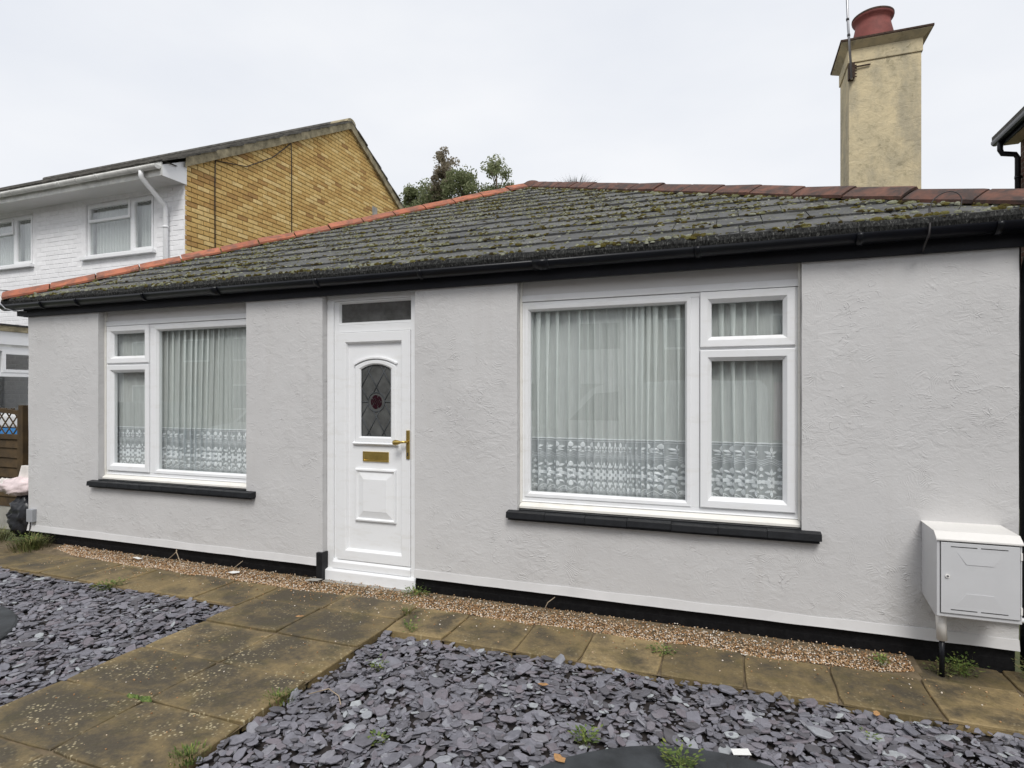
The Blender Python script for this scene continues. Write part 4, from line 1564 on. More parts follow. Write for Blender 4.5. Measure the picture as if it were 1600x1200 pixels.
bx('door_gap', 'slot_dark', mb, (dx0 - 0.003, -MD - 0.0025, dz0 - 0.003), (dx1 + 0.003, -MD + 0.002, dz1 + 0.003))
m = MB()
m.box((dx0, -MD - 0.009, dz0), (dx1, -MD - 0.001, dz1))
md = m.obj('door', 'meter_white', mb, 0.002)
xc, w = (dx0 + dx1) / 2, dx1 - dx0
yd = -MD - 0.0092
for z_, s_ in ((dz1 - 0.045, -1), (dz0 + 0.045, 1)):      # shallow pressed wedges on the door
    m = MB()
    A = [(xc - 0.11, yd + 0.002, z_), (xc + 0.11, yd + 0.002, z_), (xc + 0.11, yd, z_), (xc - 0.11, yd, z_)]
    e = z_ + s_ * 0.072
    m.add([(xc - 0.11, yd, z_), (xc + 0.11, yd, z_), (xc + 0.062, yd - 0.0025, e), (xc - 0.062, yd - 0.0025, e), (xc + 0.062, yd + 0.002, e), (xc - 0.062, yd + 0.002, e)],
          [(0, 1, 2, 3), (3, 2, 4, 5), (0, 3, 5), (1, 4, 2)])
    m.obj('pressing', 'meter_white', md, fix=True)
for z_ in (dz1 - 0.022, dz0 + 0.022):
    for a, b in ((-0.135, -0.012), (0.005, 0.128)):
        bx('vent_slot', 'slot_dark', md, (xc + a, yd - 0.0008, z_ - 0.0022), (xc + b, yd + 0.001, z_ + 0.0022))
m = MB()
m.tube([(dx0 + 0.030, yd + 0.002, (dz0 + dz1) / 2 + 0.01), (dx0 + 0.030, yd - 0.006, (dz0 + dz1) / 2 + 0.01)], 0.011, 18)
lk = m.obj('lock', 'meter_lid', md)
m = MB()
m.tube([(dx0 + 0.030, yd - 0.005, (dz0 + dz1) / 2 + 0.01), (dx0 + 0.030, yd - 0.0075, (dz0 + dz1) / 2 + 0.01)], 0.006, 12)
m.obj('lock_core', 'metal_grey', lk)
for z_ in (dz0 + 0.05, dz1 - 0.05):
    bx('hinge', 'meter_lid', mb, (dx1 + 0.001, -MD - 0.012, z_ - 0.02), (dx1 + 0.010, -MD - 0.001, z_ + 0.02))
m = MB()
m.tube([(MX0 + 0.040, -0.205, MZ0 + 0.03), (MX0 + 0.050, -0.195, MZ0 - 0.175)], 0.026, 16)
m.obj('outlet_pipe', 'meter_lid', mb)
m = MB()
m.tube([(MX0 + 0.050, -0.195, MZ0 - 0.16), (MX0 + 0.050, -0.195, -0.01)], 0.014, 12)
m.obj('riser_pipe', 'black_gloss', mb)
m = MB()
m.tube([(MX0 + 0.27, -0.03, MZ0 - 0.06), (MX0 + 0.33, -0.035, MZ0 - 0.063), (MX0 + 0.55, -0.035, MZ0 - 0.066)], 0.014, 10)
m.obj('service_pipe', 'white_plastic', mb)

# small grey box low on the wall by the corner
jb = thing('junction_box', 'small grey cable box low on the wall at the house corner', 'cable box', (-7.19, -0.03, 0.24))
bx('case', 'box_grey', jb, (-7.235, -0.045, 0.235), (-7.135, 0.004, 0.375), 0.006)
m = MB()
m.tube([(-7.2, -0.02, 0.24), (-7.215, -0.02, 0.15), (-7.23, -0.015, 0.04), (-7.24, -0.02, 0.0)], 0.006, 6)
m.obj('lead_in', 'cable_black', jb)

# aerial pole on the chimney
ap = thing('aerial_pole', 'thin grey aerial pole strapped to the cream chimney', 'aerial pole', (1.185, 2.90, 5.0))
m = MB(); m.tube([(1.215, 2.865, 4.98), (1.180, 2.865, 5.55), (1.150, 2.865, 6.5)], 0.0125, 10)
m.obj('pole', 'metal_grey', ap)
m = MB(); m.tube([(1.160, 2.865, 5.9), (1.140, 2.85, 6.2), (1.125, 2.85, 6.5)], 0.004, 6)
m.obj('coaxial_cable', 'cable_black', ap)
m = MB()
for z_, x_ in ((5.62, 1.177), (5.45, 1.187)):
    m.tube([(x_, 2.865, z_ - 0.012), (x_ - 0.002, 2.865, z_ + 0.012)], 0.0155, 10)
m.obj('tape_band', 'cable_black', ap)
m = MB()
m.tube([(1.20, 2.93, 5.14), (1.26, 2.93, 5.135), (1.40, 2.935, 5.14)], 0.008, 6)
m.box((1.19, 2.87, 5.00), (1.245, 2.952, 5.16))
for k in range(5):
    m.tube([(1.19, 2.88, 5.02 + k * 0.03), (1.27, 2.93, 5.03 + k * 0.03)], 0.006, 6)
m.obj('wall_bracket', 'rust', ap)

# loose cable over the eaves
cb = thing('loose_cable', 'loose dark cable looping over the roof edge below the chimney', 'cable', (1.05, -0.1, 2.7))
def fpx(u, v, y):
    k = u - 800
    d = (-sa * 920 + ca * k, ca * 920 + sa * k, 618 - v)
    t = (y - CAM_Y) / d[1]
    return (d[0] * t, y, EYE + d[2] * t)
m = MB()
m.tube([fpx(1322, 299, 2.7), fpx(1360, 305, 1.8), fpx(1418, 318, 0.75), fpx(1436, 332, 0.25), fpx(1452, 338, 0.02)], 0.006, 6)
m.obj('run', 'cable_black', cb)
m = MB()
loop = []
for k in range(26):
    a = -2.45 + 2 * PI * k / 25
    u = 1478 + 25 * math.cos(a)
    v = 320 - 20 * math.sin(a) - (u - 1478) * 0.25
    loop.append(fpx(u, v, 0.02 + 0.04 * math.sin(a)))
loop = [fpx(1452, 339, 0.01)] + loop + [fpx(1454, 340, -0.02)]
m.tube(loop, 0.0032, 6)
m.obj('loop', 'cable_black', cb)
m = MB()
m.tube([fpx(1452, 326, -0.02), fpx(1453, 340, -0.06), fpx(1453, 352, -0.166), fpx(1452, 366, -0.172), fpx(1445, 382, -0.13), fpx(1442, 392, -0.036)], 0.006, 7)
m.obj('tail', 'cable_black', cb)
# cable bracket off the far eaves corner
cb2 = thing('cable_bracket', 'wire bracket with cable at the eaves corner by the white house', 'bracket', (-7.5, 0.05, 2.7))
m = MB()
m.tube([(-7.46, 0.0, 2.66), (-7.50, 0.02, 2.78), (-7.58, 0.05, 2.80), (-7.66, 0.1, 2.83)], 0.006, 6)
m.tube([(-7.50, 0.02, 2.78), (-7.47, 0.0, 2.75), (-7.46, 0.0, 2.70)], 0.005, 6)
m.tube([(-7.58, 0.05, 2.80), (-9.0, 0.6, 3.0), (-12.0, 2.2, 3.6)], 0.005, 6)
m.obj('bracket_wire', 'cable_black', cb2)
m = MB()
m.tube([(-7.475, -0.155, 2.625), (-7.40, -0.150, 2.565), (-7.33, -0.10, 2.545), (-7.25, -0.03, 2.54)], 0.006, 6)
m.obj('pale_lead', 'box_grey', cb2)

# ------------------------------------------------------------------ fence, sacks and box in the side gap
FYY = 0.50
fn = thing('fence_panel', 'brown overlap fence panel with arched diamond lattice top beside the bungalow', 'fence', (-8.6, FYY, 0))
fx0, fx1 = -10.02, -8.24
bx('gravel_board', 'concrete', fn, (fx0, FYY - 0.02, -0.06), (fx1 + 0.09, FYY + 0.03, 0.23), 0.006)
for k in range(7):
    z_ = 0.235 + k * 0.122
    m = MB()
    wob = [0.008 * noise.noise(Vector((q * 0.9, k * 3.1, 0))) for q in range(13)]
    vs_, fs = [], []
    for q in range(13):
        x = fx0 + (fx1 - fx0) * q / 12
        vs_ += [(x, FYY - 0.028, z_ + wob[q]), (x, FYY - 0.006, z_ + 0.135), (x, FYY + 0.004, z_ + 0.135), (x, FYY - 0.016, z_ + wob[q])]
    for q in range(12):
        for e in range(4):
            fs.append((q * 4 + e, (q + 1) * 4 + e, (q + 1) * 4 + (e + 1) % 4, q * 4 + (e + 1) % 4))
    fs += [(0, 1, 2, 3), (48, 51, 50, 49)]
    m.add(vs_, fs)
    m.obj('board', 'fence_wood', fn, fix=True)
ltz0, ltz1 = 1.11, 1.445
bx('rail', 'fence_wood', fn, (fx0, FYY - 0.035, 1.075), (fx1, FYY + 0.02, 1.135), 0.004)
m = MB()
top = [(fx0 + (fx1 - fx0) * k / 20, ltz1 + 0.05 * (2 * k / 20 - 1) ** 2 * -1 + 0.03) for k in range(21)]
m.prism(top + [(p[0], p[1] - 0.05) for p in top[::-1]], 1, FYY - 0.035, FYY + 0.02)
m.obj('top_rail', 'fence_wood', fn, fix=True)
for xa in (fx0, fx1 - 0.045):
    bx('stile', 'fence_wood', fn, (xa, FYY - 0.034, 0.235), (xa + 0.045, FYY + 0.022, 1.44), 0.003)
bx('post', 'fence_wood', fn, (fx1 + 0.003, FYY - 0.05, 0.0), (fx1 + 0.088, FYY + 0.04, 1.50), 0.004)
xx = fx0 - 0.35
while xx < fx1:
    for sg, yy in ((1, 0.0), (-1, -0.009)):
        a, b = (xx, 1.12), (xx + 0.34, 1.46)
        if sg < 0:
            a, b = (xx + 0.34, 1.12), (xx, 1.46)
        # clip to the panel
        def lerp(t): return (a[0] + (b[0] - a[0]) * t, a[1] + (b[1] - a[1]) * t)
        ts = [t / 40 for t in range(41) if fx0 + 0.03 < lerp(t / 40)[0] < fx1 - 0.03]
        if len(ts) < 4:
            continue
        p, q = lerp(ts[0]), lerp(ts[-1])
        d = Vector((q[0] - p[0], 0, q[1] - p[1])).normalized() * 0.0
        n_ = Vector((-(q[1] - p[1]), 0, q[0] - p[0])).normalized() * 0.0075
        m = MB()
        P3, Q3 = Vector((p[0], FYY - 0.012 + yy, p[1])), Vector((q[0], FYY - 0.012 + yy, q[1]))
        t_ = Vector((0, 0.008, 0))
        m.add([P3 - n_, P3 + n_, Q3 + n_, Q3 - n_, P3 - n_ + t_, P3 + n_ + t_, Q3 + n_ + t_, Q3 - n_ + t_],
              [(0, 1, 2, 3), (7, 6, 5, 4), (0, 4, 5, 1), (1, 5, 6, 2), (2, 6, 7, 3), (3, 7, 4, 0)])
        m.obj('lattice_slat', 'fence_wood', fn, fix=True)
    xx += 0.15

sb = thing('storage_box', 'white storage box with blue lower half behind the lattice fence', 'storage box', (-8.9, 1.2, 0))
bx('lower_half', 'blue_plastic', sb, (-10.2, 1.0, -0.06), (-8.2, 1.5, 1.175), 0.02)
bx('upper_half', 'white_plastic', sb, (-10.22, 0.98, 1.176), (-8.18, 1.52, 1.36), 0.03)

def sack(name, label, cat, mat, c, rx, ry, rz, seed, amp=1.0, group=None):
    m = MB()
    nu, nv = 44, 26
    vs_, fs = [], []
    for j in range(nv + 1):
        t = PI * j / nv
        for i in range(nu):
            p = 2 * PI * i / nu
            d = Vector((math.sin(t) * math.cos(p), math.sin(t) * math.sin(p), -math.cos(t)))
            k = 1 + amp * 0.28 * noise.noise(d * 2.2 + Vector((seed, 0, 0))) + amp * 0.30 * abs(noise.noise(d * 4.1 + Vector((0, seed, 0)))) + amp * 0.07 * noise.noise(d * 9)
            z = d.z * k
            vs_.append((c[0] + d.x * rx * k, c[1] + d.y * ry * k, max(c[2] + z * rz, c[2] - rz * 0.85)))
    for j in range(nv):
        for i in range(nu):
            i2 = (i + 1) % nu
            fs.append((j * nu + i, j * nu + i2, (j + 1) * nu + i2, (j + 1) * nu + i))
    m.add(vs_, fs, True)
    return m
t = thing('rubbish_bag', 'black bin bag slumped at the bungalow corner under a pink sack', 'bin bag', (-7.70, 0.25, 0))
sack('', '', '', '', (-7.62, 0.24, 0.21), 0.23, 0.19, 0.25, 3, 1.0).obj('bag_body', 'bag_black', t)
t = thing('plastic_sack', 'crumpled pink and white plastic sack on top of the black bag', 'sack', (-7.75, 0.24, 0.44))
sack('', '', '', '', (-7.74, 0.22, 0.555), 0.30, 0.18, 0.105, 9, 0.75).obj('sack_body', 'sack_pink', t)
m = MB()
m.prism([(-7.86, 0.60), (-7.45, 0.60), (-7.45, 0.80), (-7.78, 0.80)], 1, 0.22, 0.27)
m.obj('white_board', 'sack_white', t, 0.006)
sack('', '', '', '', (-7.95, 0.14, 0.575), 0.10, 0.08, 0.075, 14).obj('sack_neck', 'sack_white', t)
o = t.children[-1]

# ------------------------------------------------------------------ neighbour on the left
NX, NY0 = -7.70, 2.35
hl = thing('house', 'two storey house with white painted brick front and yellow brick gable', 'house', (-12, NY0 + 4, 0))
AY, AZ = 6.44, 7.47
EZ = 5.165
EYb = AY + (AY - NY0)
# cores behind the bricks (mortar)
m = MB()
m.prism([(NY0 + 0.012, -0.05), (NY0 + 0.012, EZ - 0.02), (AY, AZ - 0.03), (EYb, EZ - 0.02), (EYb, -0.05)], 0, NX - 0.25, NX - 0.010)
gable = m.obj('gable_wall', 'mortar_dark', hl, fix=True)
WINX = [(-9.88, -8.34, 3.84, 4.74), (-12.74, -11.20, 3.84, 4.74), (-15.7, -14.1, 3.84, 4.74)]
m = MB()
zz = [(-0.05, 3.84), (3.84, 4.74), (4.74, EZ)]
xs_ = [-17.0, -15.7, -14.1, -12.74, -11.20, -9.88, -8.34, NX - 0.26]
for i, (a, b) in enumerate(zip(xs_, xs_[1:])):
    for (c_, d) in zz:
        if i % 2 == 1 and c_ == 3.84:
            continue
        m.box((a, NY0 + 0.010, c_), (b, NY0 + 0.22, d))
front = m.obj('front_wall', 'mortar_white', hl)
m = MB()
m.box((-17.0, NY0 + 0.25, -0.05), (-16.8, EYb, EZ)); m.box((-17, EYb - 0.2, -0.05), (NX - 0.3, EYb, EZ))
m.obj('rear_wall', 'brick_red', hl)
BL_, BH_ = 0.215, 0.067
def brick_mesh(name, mat, along):
    b = MB()
    l, d, h, c_ = BL_, 0.03, BH_, 0.004
    # face towards the viewer, edges softened by a chamfer
    if along == 'x':
        b.add([(0, 0, 0), (l, 0, 0), (l, 0, h), (0, 0, h), (c_, -0.004, c_), (l - c_, -0.004, c_), (l - c_, -0.004, h - c_), (c_, -0.004, h - c_)],
              [(4, 5, 6, 7), (0, 1, 5, 4), (1, 2, 6, 5), (2, 3, 7, 6), (3, 0, 4, 7)])
    else:
        b.add([(0, 0, 0), (0, l, 0), (0, l, h), (0, 0, h), (0.010, c_, c_), (0.010, l - c_, c_), (0.010, l - c_, h - c_), (0.010, c_, h - c_)],
              [(4, 5, 6, 7), (0, 1, 5, 4), (1, 2, 6, 5), (2, 3, 7, 6), (3, 0, 4, 7)])
    return b, b.mesh(name, mat)
bg_mb, bg_me = brick_mesh('brick', 'yellow_brick', 'y')
bf_mb, bf_me = brick_mesh('painted_brick', 'white_brick', 'x')
cand = []
row = 0
z = 0.0
while z < AZ:
    y = NY0 + 0.02 + (0.1125 if row % 2 else 0.0)
    while y < EYb - 0.2:
        lim = AZ - abs(y + BL_ / 2 - AY) * (AZ - EZ) / (AY - NY0) - 0.07
        if row % 2 and abs(y - NY0 - 0.1325) < 1e-6 and 2.5 < z < EZ - 0.12:      # half brick closing the corner
            o = bpy.data.objects.new('half_brick', bg_me)
            COL.objects.link(o); o.parent = gable
            o.location = (NX - 0.010, NY0 + 0.015, z); o.scale = (1, 0.49, 1)
        if z + BH_ < lim + 0.07:
            u, v, d = to_px(NX, y, z)
            vis = 280 < u < 640 and v < 420 - (u - 280) * 0.23 + 6
            cand.append((0 if vis else 1, d, y, z))
        y += 0.225
    z += 0.075
    row += 1
cand.sort()
far = MB()
for i, (vis, d, y, z) in enumerate(cand):
    if i < 300:
        o = bpy.data.objects.new('brick', bg_me)
        COL.objects.link(o); o.parent = gable
        o.location = (NX - 0.010 + random.uniform(-0.002, 0.002), y, z)
    elif z > 2.2:
        dx = random.uniform(-0.002, 0.002)
        far.add([(v[0] + NX - 0.010 + dx, v[1] + y, v[2] + z) for v in bg_mb.v], bg_mb.f)
o = far.obj('bricks', 'yellow_brick_far', gable); o['kind'] = 'stuff'
cand = []
row = 0
z = 0.0
while z < EZ - 0.32:
    x = NX - 0.235 + (0.0 if row % 2 else -0.1125)
    while x > -16.9:
        if not any(a - 0.03 < x + BL_ and x < b + 0.03 and c_ - 0.03 < z + BH_ and z < d + 0.03 for a, b, c_, d in WINX):
            u, v, d = to_px(x, NY0, z)
            vis = -20 < u < 290 and v < 480
            cand.append((0 if vis else 1, d, x, z))
        x -= 0.225
    z += 0.075
    row += 1
cand.sort()
far = MB()
for i, (vis, d, x, z) in enumerate(cand):
    if i < 300:
        o = bpy.data.objects.new('painted_brick', bf_me)
        COL.objects.link(o); o.parent = front
        o.location = (x, NY0 + 0.010 + random.uniform(-0.002, 0.001), z)
    else:
        far.add([(v[0] + x, v[1] + NY0 + 0.010, v[2] + z) for v in bf_mb.v], bf_mb.f)
o = far.obj('painted_bricks', 'white_brick_far', front); o['kind'] = 'stuff'
# white corner brickwork returning to the gable
bx('corner_margin', 'mortar_white', hl, (NX - 0.26, NY0 + 0.010, -0.05), (NX - 0.006, NY0 + 0.05, EZ - 0.31))
# roof: tiled courses, verge and ridge
m = MB()
RL = -17.3
def nroof(sign):
    # stepped courses from eaves to ridge
    n = 16
    y_e = NY0 - 0.40 if sign < 0 else EYb + 0.40
    z_e = EZ - 0.40 * (AZ - EZ) / (AY - NY0) + 0.04
    for k in range(n):
        a, b = k / n, (k + 1.25) / n
        b = min(b, 1.0)
        ya, za = y_e + (AY - y_e) * a, z_e + (AZ + 0.04 - z_e) * a
        yb, zb2 = y_e + (AY - y_e) * b, z_e + (AZ + 0.04 - z_e) * b
        jit = 0.006 * math.sin(k * 5.3)
        poly = [(ya, za + 0.015 + jit), (ya, za + 0.045 + jit), (yb, zb2 + 0.018), (yb, zb2 - 0.01)]
        m.prism(poly, 0, RL, NX + 0.085 + 0.012 * math.sin(k * 3.7))
nroof(-1); nroof(1)
nr = m.obj('roof', 'neighbour_tile', hl, fix=True)
for k in range(34):          # tile rolls that make the eaves line uneven
    m = MB()
    x = NX + 0.05 - k * 0.29
    ze = EZ - 0.40 * (AZ - EZ) / (AY - NY0) + 0.085
    m.prism([(x - 0.27, ze - 0.012), (x - 0.24, ze + 0.012), (x - 0.20, ze + 0.010), (x - 0.02, ze - 0.004), (x, ze - 0.014)], 1, NY0 - 0.415, NY0 - 0.15)
    o = m.obj('eaves_tile', 'neighbour_tile', nr, fix=True)
m = MB()
for sgn in (-1, 1):
    y_e = NY0 - 0.03 if sgn < 0 else EYb + 0.35
    z_e = EZ + 0.0
    n = 24
    for k in range(n):
        a, b = k / n, (k + 1) / n
        w0, w1 = 0.012 * noise.noise(Vector((k * 0.7, sgn, 0))), 0.012 * noise.noise(Vector(((k + 1) * 0.7, sgn, 0)))
        y0_, y1_ = y_e + (AY - y_e) * a, y_e + (AY - y_e) * b
        z0_ = AZ - abs(y0_ - AY) * (AZ - EZ) / (AY - NY0)
        z1_ = AZ - abs(y1_ - AY) * (AZ - EZ) / (AY - NY0)
        m.add([(NX + 0.055 + w0, y0_, z0_ - 0.105 + w0), (NX + 0.055 + w1, y1_, z1_ - 0.105 + w1), (NX + 0.070 + w1, y1_, z1_ + 0.055), (NX + 0.070 + w0, y0_, z0_ + 0.055),
               (NX - 0.02, y0_, z0_ - 0.105 + w0), (NX - 0.02, y1_, z1_ - 0.105 + w1)], [(0, 1, 2, 3), (4, 5, 1, 0)] if sgn < 0 else [(3, 2, 1, 0), (0, 1, 5, 4)])
m.obj('verge', 'verge_mortar', nr)
k = 0
x = NX + 0.07
while x > RL:
    m = MB()
    pr = [(AY + 0.15 * math.cos(PI * q / 8), AZ + 0.005 + 0.10 * math.sin(PI * q / 8)) for q in range(9)]
    m.prism(pr, 0, x - 0.44, x)
    m.obj('ridge_tile', 'verge_mortar' if k == 0 else 'neighbour_tile', nr)
    x -= 0.447
    k += 1
# boxed eaves
SO = 4.81
bx('soffit', 'white_panel', hl, (RL, NY0 - 0.37, SO), (NX - 0.004, NY0 + 0.012, SO + 0.02))
bx('fascia', 'gutter_white', hl, (RL, NY0 - 0.392, SO - 0.012), (NX + 0.012, NY0 - 0.372, 5.0), 0.002)
m = MB()
m.prism([(NY0 - 0.372, SO - 0.01), (NY0 - 0.372, 4.96), (NY0 + 0.03, 5.155), (NY0 + 0.03, SO - 0.01)], 0, NX - 0.003, NX + 0.016)
m.obj('eaves_box_end', 'upvc', hl, fix=True)
m = MB()
gy, gz, gr = NY0 - 0.447, 4.93, 0.055
po = [(gy + gr * math.cos(PI + PI * k / 10), gz + gr * math.sin(PI + PI * k / 10)) for k in range(11)]
pi_ = [(gy + (gr - 0.004) * math.cos(PI + PI * k / 10), gz + (gr - 0.004) * math.sin(PI + PI * k / 10)) for k in range(11)][::-1]
m.prism(po + pi_, 0, RL, NX + 0.005, True)
m.prism(po, 0, NX + 0.004, NX + 0.009)
ng = m.obj('gutter', 'gutter_white', hl)
for x in (-8.9, -9.35, -9.75, -10.9, -12, -13.2):
    m = MB()
    m.prism([(gy + (gr + 0.007) * math.cos(PI + PI * k / 10), gz + (gr + 0.007) * math.sin(PI + PI * k / 10)) for k in range(11)] + [(gy + (gr + 0.001) * math.cos(PI + PI * k / 10), gz + (gr + 0.001) * math.sin(PI + PI * k / 10)) for k in range(11)][::-1], 0, x - 0.02, x + 0.02, True)
    m.obj('bracket', 'gutter_white', ng)
m = MB()
sq = lambda a, b, w=0.033: None
m.tube([(-8.02, gy, gz - 0.03), (-8.02, gy, gz - 0.12), (-8.02, gy + 0.02, gz - 0.155), (-8.02, NY0 - 0.075, 4.50), (-8.02, NY0 - 0.05, 4.44), (-8.02, NY0 - 0.05, 0.0)], 0.036, 12)
m.tube([(-8.02, NY0 - 0.05, 4.16), (-8.02, NY0 - 0.05, 4.19)], 0.043, 12)
m.obj('downpipe', 'upvc', hl)
# upstairs windows
def n_window(x0, x1, z0, z1, split):
    y = NY0 + 0.05
    m = MB()
    m.ring(x0 + 0.004, x1 - 0.004, z0 + 0.03, z1, [(0, y + 0.05), (0, y - 0.01), (0.045, y - 0.012), (0.05, y), (0.05, y + 0.05)])
    w = m.obj('window', 'upvc', hl)
    m = MB()
    xm = x0 + (x1 - x0) * split
    m.box((xm - 0.03, y - 0.011, z0 + 0.08), (xm + 0.03, y + 0.04, z1 - 0.05))
    m.obj('mullion', 'upvc', w)
    zt = z1 - 0.30
    m = MB()
    m.ring(x0 + 0.04, xm - 0.025, zt, z1 - 0.03, [(0, y + 0.03), (0, y - 0.028), (0.038, y - 0.028), (0.045, y - 0.01), (0.045, y + 0.03)])
    m.obj('top_sash', 'upvc', w)
    m = MB()
    m.ring(xm + 0.028, x1 - 0.035, z0 + 0.06, z1 - 0.03, [(0, y + 0.03), (0, y - 0.026), (0.040, y - 0.026), (0.048, y - 0.008), (0.048, y + 0.03)])
    m.obj('side_sash', 'upvc', w)
    bx('pane', 'glass', w, (x0 + 0.05, y + 0.012, z0 + 0.06), (xm - 0.03, y + 0.016, zt - 0.002))
    bx('pane', 'glass', w, (x0 + 0.08, y + 0.002, zt + 0.04), (xm - 0.06, y + 0.006, z1 - 0.07))
    bx('pane', 'glass', w, (xm + 0.07, y + 0.002, z0 + 0.10), (x1 - 0.08, y + 0.006, z1 - 0.07))
    bx('sill', 'upvc', w, (x0 - 0.06, NY0 - 0.06, z0 - 0.02), (x1 + 0.05, NY0 + 0.10, z0 + 0.03), 0.004)
    # net and dim room
    m = MB()
    vs_, fs = [], []
    n = 150
    for i in range(n + 1):
        x = x0 + 0.03 + (x1 - x0 - 0.06) * i / n
        yy = NY0 + 0.17 + 0.018 * math.sin(i * 0.9 + 1.2 * math.sin(i * 0.13))
        vs_ += [(x, yy, z0 + 0.04), (x, yy, z1 - 0.04)]
    for i in range(n):
        fs.append((2 * i, 2 * i + 2, 2 * i + 3, 2 * i + 1))
    m.add(vs_, fs, True)
    m.obj('net', 'net', w)
    m = MB()
    m.add([(x0 - 0.3, NY0 + 0.23, z0 - 0.5), (x1 + 0.3, NY0 + 0.23, z0 - 0.5), (x1 + 0.3, NY0 + 2.2, z0 - 0.5), (x0 - 0.3, NY0 + 2.2, z0 - 0.5),
           (x0 - 0.3, NY0 + 0.23, z1 + 0.1), (x1 + 0.3, NY0 + 0.23, z1 + 0.1), (x1 + 0.3, NY0 + 2.2, z1 + 0.1), (x0 - 0.3, NY0 + 2.2, z1 + 0.1)],
          [(0, 1, 2, 3), (4, 7, 6, 5), (1, 5, 6, 2), (2, 6, 7, 3), (3, 7, 4, 0)])
    m.obj('room_lining', 'dark_room', w)
for (a, b, c_, d) in WINX:
    n_window(a, b, c_, d, 0.665)
# wires down the gable
m = MB()
for pts in ([(NX + 0.02, NY0 + 0.55, 5.35), (NX + 0.012, NY0 + 0.55, 5.0), (NX + 0.012, NY0 + 0.56, 2.0)],
            [(NX + 0.02, NY0 + 2.28, 6.33), (NX + 0.012, NY0 + 2.30, 6.1), (NX + 0.012, NY0 + 2.31, 2.0)],
            [(NX + 0.02, NY0 + 0.55, 5.36), (NX + 0.02, NY0 + 1.2, 5.50), (NX + 0.02, NY0 + 1.8, 5.88), (NX + 0.02, NY0 + 2.28, 6.33)]):
    m.tube(pts, 0.008, 6)
m.obj('gable_cable', 'cable_black', hl)
bx('patch', 'concrete', gable, (NX - 0.008, 7.32, 5.0), (NX + 0.004, 7.52, 5.98))
# flat roofed porch in front of it, its side towards us
PXX = -10.0
pw = MB()
pw.box((-12.6, 0.55, -0.05), (PXX - 0.02, NY0 - 0.001, 1.05))
pw.box((-12.6, 0.55, 1.05), (PXX - 0.02, 0.65, 2.42))
porch = pw.obj('porch', 'white_brick', hl)
bx('porch_roof', 'verge_mortar', porch, (-12.7, 0.44, 2.56), (PXX + 0.09, NY0 - 0.001, 2.64), 0.005)
bx('porch_flashing', 'slot_dark', porch, (-12.72, 0.42, 2.64), (PXX + 0.11, NY0 - 0.001, 2.665))
bx('porch_fascia', 'upvc', porch, (PXX + 0.03, 0.46, 2.37), (PXX + 0.06, NY0 - 0.002, 2.558))
bx('porch_head', 'gutter_white', porch, (PXX - 0.08, 0.50, 2.33), (PXX + 0.029, NY0 - 0.002, 2.47))
def pframe(name, y0, y1, z0, z1, w, mat='upvc', d=0.03):
    m = MB()
    m.box((PXX - 0.04, y0, z0), (PXX + d, y0 + w, z1)); m.box((PXX - 0.04, y1 - w, z0), (PXX + d, y1, z1))
    m.box((PXX - 0.04, y0 + w, z0), (PXX + d, y1 - w, z0 + w)); m.box((PXX - 0.04, y0 + w, z1 - w), (PXX + d, y1 - w, z1))
    return m.obj(name, mat, porch)
pframe('porch_window', 0.60, NY0 - 0.05, 1.06, 2.33, 0.055)
pframe('porch_fanlight', 1.235, NY0 - 0.11, 1.96, 2.275, 0.045, 'upvc', 0.035)
bx('porch_transom', 'upvc', porch, (PXX - 0.04, 0.66, 1.90), (PXX + 0.028, NY0 - 0.11, 1.957))
bx('porch_pane', 'glass', porch, (PXX - 0.012, 0.66, 1.12), (PXX - 0.008, NY0 - 0.11, 2.27))
bx('porch_inner', 'dark_room', porch, (-12.5, 0.70, 1.06), (-12.3, NY0 - 0.01, 2.42))

# ------------------------------------------------------------------ neighbour on the right
hr = thing('house', 'dark brick house with black gutter and swan neck downpipe beyond the chimney', 'house', (6.5, 3, 0))
RX, RY, RF = 3.93, 6.25, -1.2            # left wall, rear corner, street front
bx('wall', 'brick_red', hr, (RX, RF, -0.05), (RX + 6.4, RY, 5.38))
m = MB()
e0, e1 = RX - 0.30, RX + 6.70
m.add([(e0, RF - 0.3, 5.37), (e1, RF - 0.3, 5.37), (e1, RY + 0.12, 5.37), (e0, RY + 0.12, 5.37), (RX + 3.2, RF + 2.6, 7.7), (RX + 3.2, RY + 0.12, 7.7),
       (e0, RF - 0.3, 5.43), (e1, RF - 0.3, 5.43), (e1, RY + 0.12, 5.43), (e0, RY + 0.12, 5.43)],
      [(0, 1, 7, 6), (1, 2, 8, 7), (2, 3, 9, 8), (3, 0, 6, 9), (6, 7, 4), (7, 8, 5, 4), (8, 9, 5), (9, 6, 4, 5), (3, 2, 1, 0)])
m.obj('roof', 'neighbour_tile', hr, fix=True)
bx('soffit', 'cream_soffit', hr, (RX - 0.20, RF - 0.25, 5.27), (RX - 0.001, RY + 0.06, 5.29))
bx('fascia_board', 'black_fascia', hr, (RX - 0.225, RF - 0.27, 5.25), (RX - 0.201, RY + 0.08, 5.369))
m = MB()
m.tube([(RX - 0.27, RF - 0.3, 5.335), (RX - 0.27, RY + 0.10, 5.335)], 0.05, 12)
m.obj('gutter', 'black_gloss', hr)
m = MB()
m.tube([(RX - 0.262, RY - 0.06, 5.33), (RX - 0.262, RY - 0.06, 5.17), (RX - 0.235, RY - 0.06, 5.115), (RX - 0.085, RY - 0.06, 5.085), (RX - 0.055, RY - 0.06, 5.03), (RX - 0.052, RY - 0.06, 0.0)], 0.036, 12)
m.tube([(RX - 0.052, RY - 0.06, 4.73), (RX - 0.052, RY - 0.06, 4.77)], 0.043, 12)
